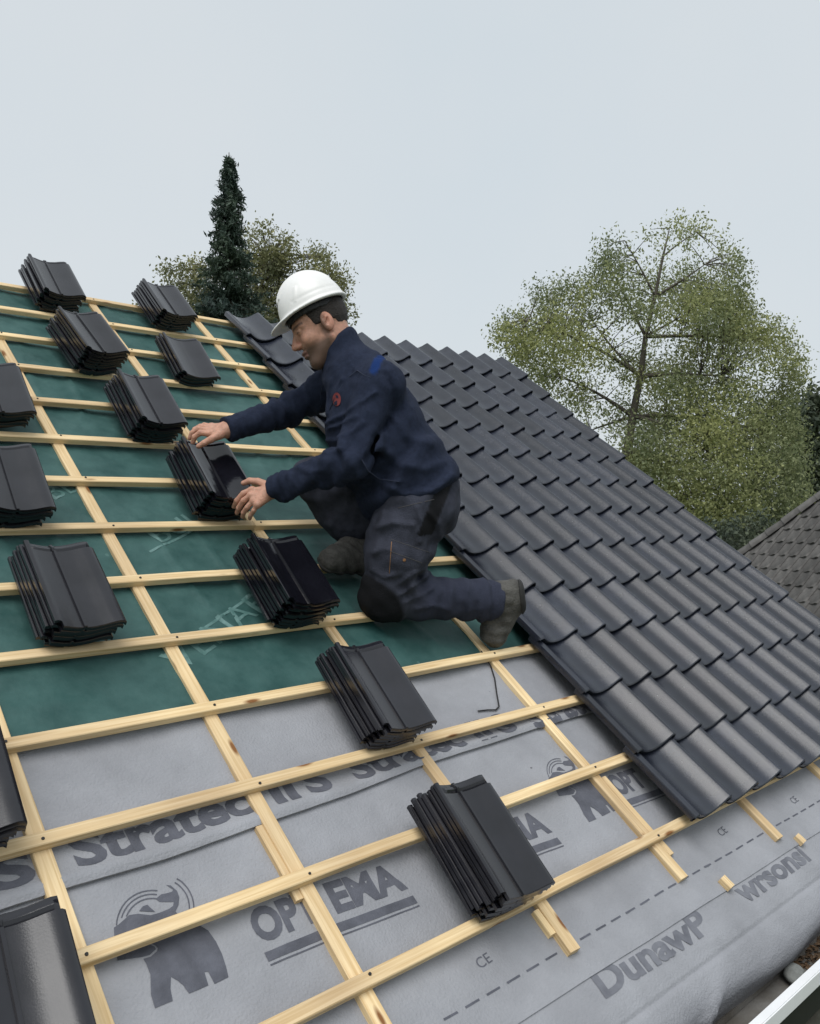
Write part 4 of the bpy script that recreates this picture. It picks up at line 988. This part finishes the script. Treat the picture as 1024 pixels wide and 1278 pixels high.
# boots
roof_n = np.array(PMI.to_3x3() @ Vector((0, -SA, CA)))
def on_roof(x, y, h): return np.array(PMI @ Vector(P3(*uv(x, y, h / D), h)))
def boot(name, fn, solefn, pts, h=.005):
    lo, hi = bounds(pts, .13); o = skin_obj(name, fn, lo, hi, h, 'boot_leather')
    V, F = surface_nets(solefn, lo, hi, h); me = npmesh('sole', V, F); s = mesh_obj('sole', me, 'boot_sole', None, PM.copy(), smooth='all'); adopt(s, o)
    return o
# near boot: on its toes, sole turned back
bh, bt_, ba = J(641, 748, 1.905), J(619, 793, 1.912), J(624, 748, 1.897)
soleN = np.array([.93, -.12, .10]); soleN /= np.linalg.norm(soleN)
def bootN(P):
    d = cone(P, ba, bh, .060, .050); d = smin(d, cone(P, bh, bt_, .050, .047, soleN, .9), .03)
    d = smin(d, cone(P, J(618, 760, 1.897), J(612, 790, 1.908), .040, .040), .03)
    d = smin(d, cone(P, J(616, 744, 1.892), J(640, 738, 1.90), .056, .048), .02)
    lace = ((P - ba) @ (bt_ - ba)) / np.linalg.norm(bt_ - ba)
    return smax(d, (P - bh) @ soleN - .040, .012) + .002 * np.sin(lace * 150) * (P[..., 0] < bh[0] - .01) + folds(P, .003, 1.6)
def soleNf(P):
    return smax(bootN(P) - .006, -((P - bh) @ soleN - .026), .004)
    d = cone(P, bh + soleN * .034, bt_ + soleN * .030, .052, .052); s = (P - bh) @ soleN
    lug = .002 * np.sin(((P - bh) @ (bt_ - bh)) / np.linalg.norm(bt_ - bh) * 230)
    return smax(smax(d, s - .056 + lug, .006), -(s - .034), .004)
boot('boot', bootN, soleNf, [bh, bt_, ba])['label'] = 'worn grey-brown boot resting on its toes, sole turned back'
# far boot: flat on the battens
fh_, ft_, fa = on_roof(462, 702, .045), on_roof(416, 699, .045), J(452, 668, 1.985)
def bootF(P):
    d = cone(P, fa, fh_, .062, .052); d = smin(d, cone(P, fh_, ft_, .052, .044), .04)
    d = smin(d, cone(P, fa, ft_, .05, .036), .05)
    lace = (P - fa) @ (ft_ - fa) / np.linalg.norm(ft_ - fa)
    return smax(d, -((P - fh_) @ roof_n) - .030, .01) + .003 * np.sin(lace * 150) + folds(P, .003, 1.6)
def soleF(P):
    return smax(bootF(P) - .006, ((P - fh_) @ roof_n) + .016, .004)
    s = (P - fh_) @ roof_n; d = cone(P, fh_ - roof_n * .02, ft_ - roof_n * .02, .056, .05)
    lug = .005 * (np.sin(((P - fh_) @ (ft_ - fh_)) / np.linalg.norm(ft_ - fh_) * 190) > 0)
    return smax(smax(d, s + .026, .004), -(s + .044 - lug), .004)
boot('boot', bootF, soleF, [fh_, ft_, fa])['label'] = 'worn boot planted flat on a batten'
# ---- head
HS = 1.09
hc_ = J(403, 410, 1.86)
tl = math.radians(25); yw = math.radians(9)
hf = np.array([-math.cos(tl) * math.cos(yw), -math.cos(tl) * math.sin(yw), -math.sin(tl)])
hu = np.array([-math.sin(tl), 0, math.cos(tl)]); hu -= (hu @ hf) * hf; hu /= np.linalg.norm(hu)
hl_ = np.cross(hu, hf)                                # person's left = towards the viewer
HR = np.stack([hf, hl_, hu], 1)
def hp(x, y, z): return hc_ + HR @ (np.array([x, y, z]) * HS)
def head_core(q):
    d = ell(q, (-.006, 0, .045), (.098, .077, .092))
    d = smin(d, ell(q, (.030, 0, -.030), (.064, .058, .088)), .03)
    d = smin(d, ell(q, (.066, 0, -.100), (.026, .028, .022)), .025)
    for s in (-1, 1):
        d = smin(d, cone(q, (-.006, s * .056, -.050), (.060, s * .018, -.100), .020, .018), .02)
        d = smin(d, ell(q, (.060, s * .040, -.022), (.026, .022, .022)), .02)
        d = smin(d, cone(q, (.084, s * .012, .034), (.070, s * .050, .028), .012, .010), .014)
    return d
def head_sdf(P):
    q = ((P - hc_) @ HR) / HS
    d = head_core(q)
    for s in (-1, 1):
        d = smax(d, -ell(q, (.098, s * .033, .011), (.018, .019, .012)), .010)
        d = smin(d, ell(q, (.079, s * .032, .011), (.0125, .016, .0115)), .004)
        d = smin(d, cone(q, (.0895, s * .020, .0185), (.082, s * .046, .015), .004, .0035), .005)
    d = smin(d, cone(q, (.090, 0, .022), (.114, 0, -.022), .0085, .0125), .010)
    for s in (-1, 1): d = smin(d, ell(q, (.101, s * .012, -.026), (.012, .009, .009)), .006)
    d = smin(d, ell(q, (.092, 0, -.055), (.013, .023, .0075)), .006); d = smin(d, ell(q, (.089, 0, -.069), (.012, .020, .008)), .006)
    d = smax(d, -cone(q, (.106, -.022, -.0615), (.106, .022, -.0615), .0025, .0025), .004)
    for s in (-1, 1):
        e = ell(q, (-.014, s * .079, -.002), (.021, .011, .034)); e = smax(e, -ell(q, (-.010, s * .094, .004), (.013, .013, .023)), .004); e = smin(e, cone(q, (-.002, s * .084, -.004), (-.014, s * .087, .012), .004, .004), .004)
        d = smin(d, e, .006)
    d = d * HS
    d = smin(d, cone(P, hp(-.030, 0, -.045), J(437, 462, 1.86), .058, .066), .03)
    return d
def head_attrs(V):
    q = ((V - hc_) @ HR) / HS
    beard = np.clip((-.035 - q[:, 2] + .25 * (q[:, 0] < .02) * 0) / .02, 0, 1) * np.clip((q[:, 0] + .012) / .02, 0, 1)
    beard = np.maximum(beard, np.clip(1 - np.abs(q[:, 2] + .045) / .01, 0, 1) * (q[:, 0] > .075) * (np.abs(q[:, 1]) < .03))
    side = np.clip((.020 - q[:, 0]) / .01, 0, 1) * np.clip((q[:, 0] + .012) / .01, 0, 1) * (q[:, 2] < .03) * (q[:, 2] > -.06); beard = np.maximum(beard, side * .7)
    lips = np.clip(1 - np.abs(q[:, 2] + .062) / .013, 0, 1) * (q[:, 0] > .086) * (np.abs(q[:, 1]) < .024)
    brow = np.clip(1 - np.abs(q[:, 2] - .031 - .0 * q[:, 1]) / .007, 0, 1) * (q[:, 0] > .062) * (np.abs(q[:, 1]) > .012)
    lash = np.clip(1 - np.abs(q[:, 2] - .011) / .0035, 0, 1) * (q[:, 0] > .078) * (np.abs(np.abs(q[:, 1]) - .033) < .014)
    red = np.clip(1 - np.linalg.norm(q - np.array([.11, 0, -.02]), axis=1) / .03, 0, 1) + (np.abs(q[:, 1]) > .074) * .6
    return {'beard': beard * .95, 'lips': lips * .6 * (1 - beard * .4), 'brow': np.maximum(brow, lash) * .95, 'red': np.clip(red, 0, 1) * .35}
# ---- hands: palm plus five separate fingers, closed on the tiles
def chain(P, pts, radii):
    d = None
    for a, b, ra, rb in zip(pts, pts[1:], radii, radii[1:]):
        c = cone(P, a, b, ra, rb); d = c if d is None else smin(d, c, .003)
    return d
FR = [.0112, .0104, .0098, .0088]
handN = dict(wrist=J(346, 610, 1.82), palm=[J(318, 613, 1.822), J(316, 619, 1.812), J(318, 625, 1.806), J(322, 630, 1.803)],
    fingers=[[J(315, 611, 1.822), J(304, 616, 1.824), J(296, 625, 1.832), J(292, 632, 1.842)], [J(313, 618, 1.812), J(304, 625, 1.815), J(298, 634, 1.826), J(296, 640, 1.838)],
             [J(316, 625, 1.806), J(309, 633, 1.809), J(304, 640, 1.82), J(303, 645, 1.832)], [J(321, 630, 1.803), J(317, 637, 1.806), J(313, 643, 1.815), J(312, 647, 1.826)]],
    thumb=[J(334, 606, 1.832), J(322, 601, 1.842), J(312, 600, 1.85), J(304, 603, 1.853)])
handF = dict(wrist=J(284, 536, 1.912), palm=[J(262, 541, 1.893), J(260, 537, 1.905), J(261, 534, 1.918), J(264, 532, 1.93)],
    fingers=[[J(260, 541, 1.893), J(250, 540, 1.892), J(243, 545, 1.894), J(241, 552, 1.899)], [J(258, 537, 1.905), J(248, 535, 1.905), J(240, 540, 1.906), J(237, 547, 1.909)],
             [J(260, 534, 1.918), J(250, 532, 1.919), J(243, 536, 1.92), J(239, 542, 1.921)], [J(264, 532, 1.93), J(255, 530, 1.932), J(249, 533, 1.933), J(246, 538, 1.934)]],
    thumb=[J(274, 543, 1.892), J(264, 548, 1.882), J(255, 553, 1.88), J(248, 557, 1.884)])
def hand_fn(hd, el):
    def fn(P):
        d = None
        for k in hd['palm']:
            c = cone(P, hd['wrist'], k, .021, .0135); d = c if d is None else smin(d, c, .014)
        d = smin(d, cone(P, hd['wrist'], hd['thumb'][0], .022, .017), .012)
        for pts, r in zip(hd['fingers'], FR):
            d = smin(d, chain(P, pts, [r * 1.06, r * 1.02, r * .95, r * .82]), .004)
        d = smin(d, chain(P, hd['thumb'], [.0165, .0135, .0122, .0098]), .006)
        d = smin(d, cone(P, hd['wrist'], hd['wrist'] + (el - hd['wrist']) * .45, .030, .036), .02)
        for pts in hd['fingers']: d = smin(d, ell(P, pts[0], (.0125,) * 3), .006)
        return d + .0006 * vnoise(P, 160)
    return fn
def body():
    parts = []
    lo, hi = bounds([hc_], .20 * HS); lo = np.minimum(lo, J(440, 470, 1.86) - .09); parts.append((*surface_nets(head_sdf, lo, hi, .0036), 'h'))
    for hd, el in ((handN, elN), (handF, elF)):
        pts = [hd['wrist']] + hd['palm'] + sum(hd['fingers'], []) + hd['thumb']; lo, hi = bounds(pts, .03)
        wl = np.minimum(lo, hd['wrist'] - .05); wh = np.maximum(hi, hd['wrist'] + (el - hd['wrist']) * .4 + .0 ); wh = np.maximum(wh, hd['wrist'] + .05)
        parts.append((*surface_nets(hand_fn(hd, el), wl, wh, .0029), 'n'))
    def core(P):
        d = cone(P, pel, che, .11, .11); d = smin(d, cone(P, che, nekb, .11, .055), .04)
        for a, b, c in ((shN, elN, wrN), (shF, elF, wrF)): d = smin(d, smin(cone(P, a, b, .045, .036), cone(P, b, c, .036, .028), .02), .04)
        d = smin(d, smin(cone(P, che, shN, .06, .045), cone(P, che, shF, .06, .045), .03), .03)
        for a, b, c in ((hipN, knN, anN), (hipF, knF, anF)): d = smin(d, smin(cone(P, a, b, .075, .055), cone(P, b, c, .05, .036), .02), .05)
        return d
    lo, hi = bounds([wrN, wrF, shF, nekb, anN, anF, knN, pel], .12); parts.append((*surface_nets(core, lo, hi, .014), 'c'))
    VV = []; FF = []; n = 0
    for V, F, k in parts: VV.append(V); FF.append(F + n); n += len(V)
    V = np.concatenate(VV); me = npmesh('body', V, np.concatenate(FF))
    at = head_attrs(V); hm = np.zeros(len(V)); hm[:len(parts[0][0])] = 1
    for an, av in at.items():
        a_ = me.attributes.new(an, 'FLOAT', 'POINT'); a_.data.foreach_set('value', np.asarray(av * hm, np.float32))
    return mesh_obj('body', me, 'skin', person, PM.copy(), smooth='all')
body_o = body()
attr_mix('skin', [('red', (.50, .17, .13)), ('beard', (.12, .075, .055)), ('lips', (.36, .13, .11)), ('brow', (.035, .022, .016))])
# hair below the helmet
def hair_sdf(P):
    q = ((P - hc_) @ HR) / HS
    d = (head_core(q) - .0035) * HS
    cut = np.maximum(-(q[..., 2] - .004 - .9 * np.clip(q[..., 0] + .03, -.2, 0) * .4) , q[..., 0] - .035 - .3 * (q[..., 2] - .03))
    nape = np.maximum(np.maximum(q[..., 0] + .045, -(q[..., 2] + .030)), q[..., 2] - .03)
    cut = np.minimum(cut, nape)
    return smax(d, cut * HS, .006) + .0015 * vnoise(P, 130)
lo, hi = bounds([hc_], .19 * HS); skin_obj('hair', hair_sdf, lo, hi, .0045, 'hair')
# ---- safety helmet
ht_ = math.radians(26); gf = np.array([-math.cos(ht_) * math.cos(yw), -math.cos(ht_) * math.sin(yw), -math.sin(ht_)]); gu = np.array([-math.sin(ht_), 0, math.cos(ht_)])
gu -= (gu @ gf) * gf; gu /= np.linalg.norm(gu); GR = np.stack([gf, np.cross(gu, gf), gu], 1); gc = J(391, 389, 1.86)
def helmet_sdf(P):
    q = (P - gc) @ GR; x, y, z = q[..., 0], q[..., 1], q[..., 2]
    out = ell(q, (-.004, 0, .0), (.130, .112, .152)); inn = ell(q, (-.004, 0, -.006), (.119, .101, .139))
    dome = smax(smax(out, -inn, .004), -(z - .004 * np.abs(y) / .1 - .0), .004)
    # three ribs over the crown
    for yy, hgt in ((0, .006), (.030, .004), (-.030, .004)):
        dome = smin(dome, np.maximum(out - hgt, np.maximum(np.abs(y - yy) - .007, -(z - .085))), .006)
    # rim flange and peak
    rad = np.sqrt((x / .138) ** 2 + (y / .119) ** 2); front = np.clip((x - .02) / .10, 0, 1)
    zz = z - .006 + .020 * front * np.clip(rad - .9, 0, 1) * 2 + .07 * np.clip(x - .13, 0, 1)
    edge = np.sqrt((x / (.140 + .040 * front ** 1.2)) ** 2 + (y / .120) ** 2) - 1
    rim = smax(smax(np.abs(zz) - .0035, edge * .12, .003), -ell(q, (-.004, 0, -.004), (.1235, .1055, .145)), .003)
    d = smin(dome, rim, .010)
    # side slots and shallow side panel
    d = d + .0012 * np.exp(-((z - .040 - .35 * (x + .02) * 0) / .006) ** 2) * (np.abs(y) > .06) * (x < .07)
    d = d - .0022 * np.exp(-(((x - .045) + .45 * (z - .06)) / .006) ** 2) * (np.abs(y) > .05) * (z > .035) * (z < .09)
    d = d + .0025 * np.exp(-((x - .0) / .004) ** 2) * (np.abs(y) > .05) * (z > .038) * (z < .075) * 0
    return d
lo, hi = bounds([gc], .21); helmet_o = skin_obj('safety_helmet', helmet_sdf, lo, hi, .0034, 'helmet_shell'); helmet_o['label'] = 'white plastic hard hat with peak'
# inner headband
def band_sdf(P):
    q = (P - gc) @ GR; z = q[..., 2]; d = np.abs(np.sqrt((q[..., 0] / .106) ** 2 + (q[..., 1] / .092) ** 2) - 1) * .095 - .003
    return smax(d, np.abs(z + .006) - .014, .003)
lo, hi = bounds([gc], .13); hb = skin_obj('headband', band_sdf, lo, hi, .005, 'black_rubber'); adopt(hb, helmet_o)
# ---- small clothing details laid on the surface of the cloth
def project(fn, x, y, t0=1.55):                      # walk a sight line until it meets the cloth
    t = t0
    for _ in range(90):
        p = J(x, y, t); d = float(fn(p[None])[0])
        if d < .0006: break
        t += max(d * .8, .0008) / D
    return p
def patch(name, poly, fn, material, lift=.002, parent=None):
    c = np.mean(poly, 0); pts = [project(fn, *c)] + [project(fn, *q) for q in poly] ; tow = np.array([0, -1, .15])
    n = len(poly); mid = [project(fn, *((np.array(q) + c) / 2)) for q in poly]
    v = [pts[0] + tow * lift] + [m + tow * lift for m in mid] + [p + tow * lift for p in pts[1:]] + [p - tow * .004 for p in pts[1:]]
    f = [(0, 1 + i, 1 + (i + 1) % n) for i in range(n)] + [(1 + i, 1 + n + i, 1 + n + (i + 1) % n, 1 + (i + 1) % n) for i in range(n)] + [(1 + n + i, 1 + 2 * n + i, 1 + 2 * n + (i + 1) % n, 1 + n + (i + 1) % n) for i in range(n)]
    return mesh_obj(name, pymesh(name, v, f), material, parent, PM.copy(), smooth=60) if parent is None else adopt(mesh_obj(name, pymesh(name, v, f), material, None, PM.copy(), smooth=60), parent)
def strip(name, path, w, fn, material, lift, parent):
    P_ = [project(fn, *q) + np.array([0, -1, .1]) * lift for q in path]; bm = bmesh.new(); tube(bm, P_, [w] * len(P_), 5)
    return adopt(mesh_obj(name, bm_mesh(name, bm), material, None, PM.copy(), smooth='all'), parent)
jk = next(o for o in person.children if o.name.startswith('fleece_jacket')); tr = next(o for o in person.children if o.name.startswith('work_trousers'))
ov = [(420.5 + 5.2 * math.cos(a), 498.5 - 8.5 * math.sin(a)) for a in [2 * math.pi * k / 14 for k in range(14)]]
em = patch('sleeve_emblem', ov, jacket_sdf, 'emblem_red', .003, jk); mat('fleece_seam', (.030, .040, .072), rough=.95)
for sp_ in ([(446, 462), (436, 470), (426, 482), (418, 496), (411, 512), (406, 526)], [(446, 462), (455, 468), (463, 471)], [(404, 474), (401, 490), (400, 508), (401, 522)], [(452, 574), (460, 588), (474, 598), (498, 601)]):
    strip('jacket_seam', sp_, .0016, jacket_sdf, 'fleece_seam', 0, jk)
em['label'] = 'small dark red oval badge on the sleeve'
patch('sleeve_emblem_mark', [(417.5, 506), (417.5, 502), (421, 500), (421, 506)], jacket_sdf, 'fleece', .0045, jk)
patch('sleeve_emblem_mark', [(420, 497), (419, 493.5), (422, 494), (423, 497.5)], jacket_sdf, 'fleece', .0045, jk)
strip('pocket_seam', [(488 + 4.4 * k, 673 + 1.5 * k) for k in range(12)], .0012, trouser_sdf, 'seam_dark', 0, tr)
strip('pocket_seam', [(487 + 4.4 * k, 688 + 1.6 * k) for k in range(11)], .0012, trouser_sdf, 'seam_dark', 0, tr)
strip('waist_seam', [(497 + 5 * k, 634 - 1.2 * k) for k in range(10)], .0014, trouser_sdf, 'seam_dark', 0, tr)
strip('seam', [(489 - .35 * k, 676 + 5 * k) for k in range(9)], .0013, trouser_sdf, 'seam', 0, tr)
patch('pocket_button', [(505 + 2.2 * math.cos(a), 699 - 2.2 * math.sin(a)) for a in [k * 1.05 for k in range(6)]], trouser_sdf, 'seam', .002, tr)
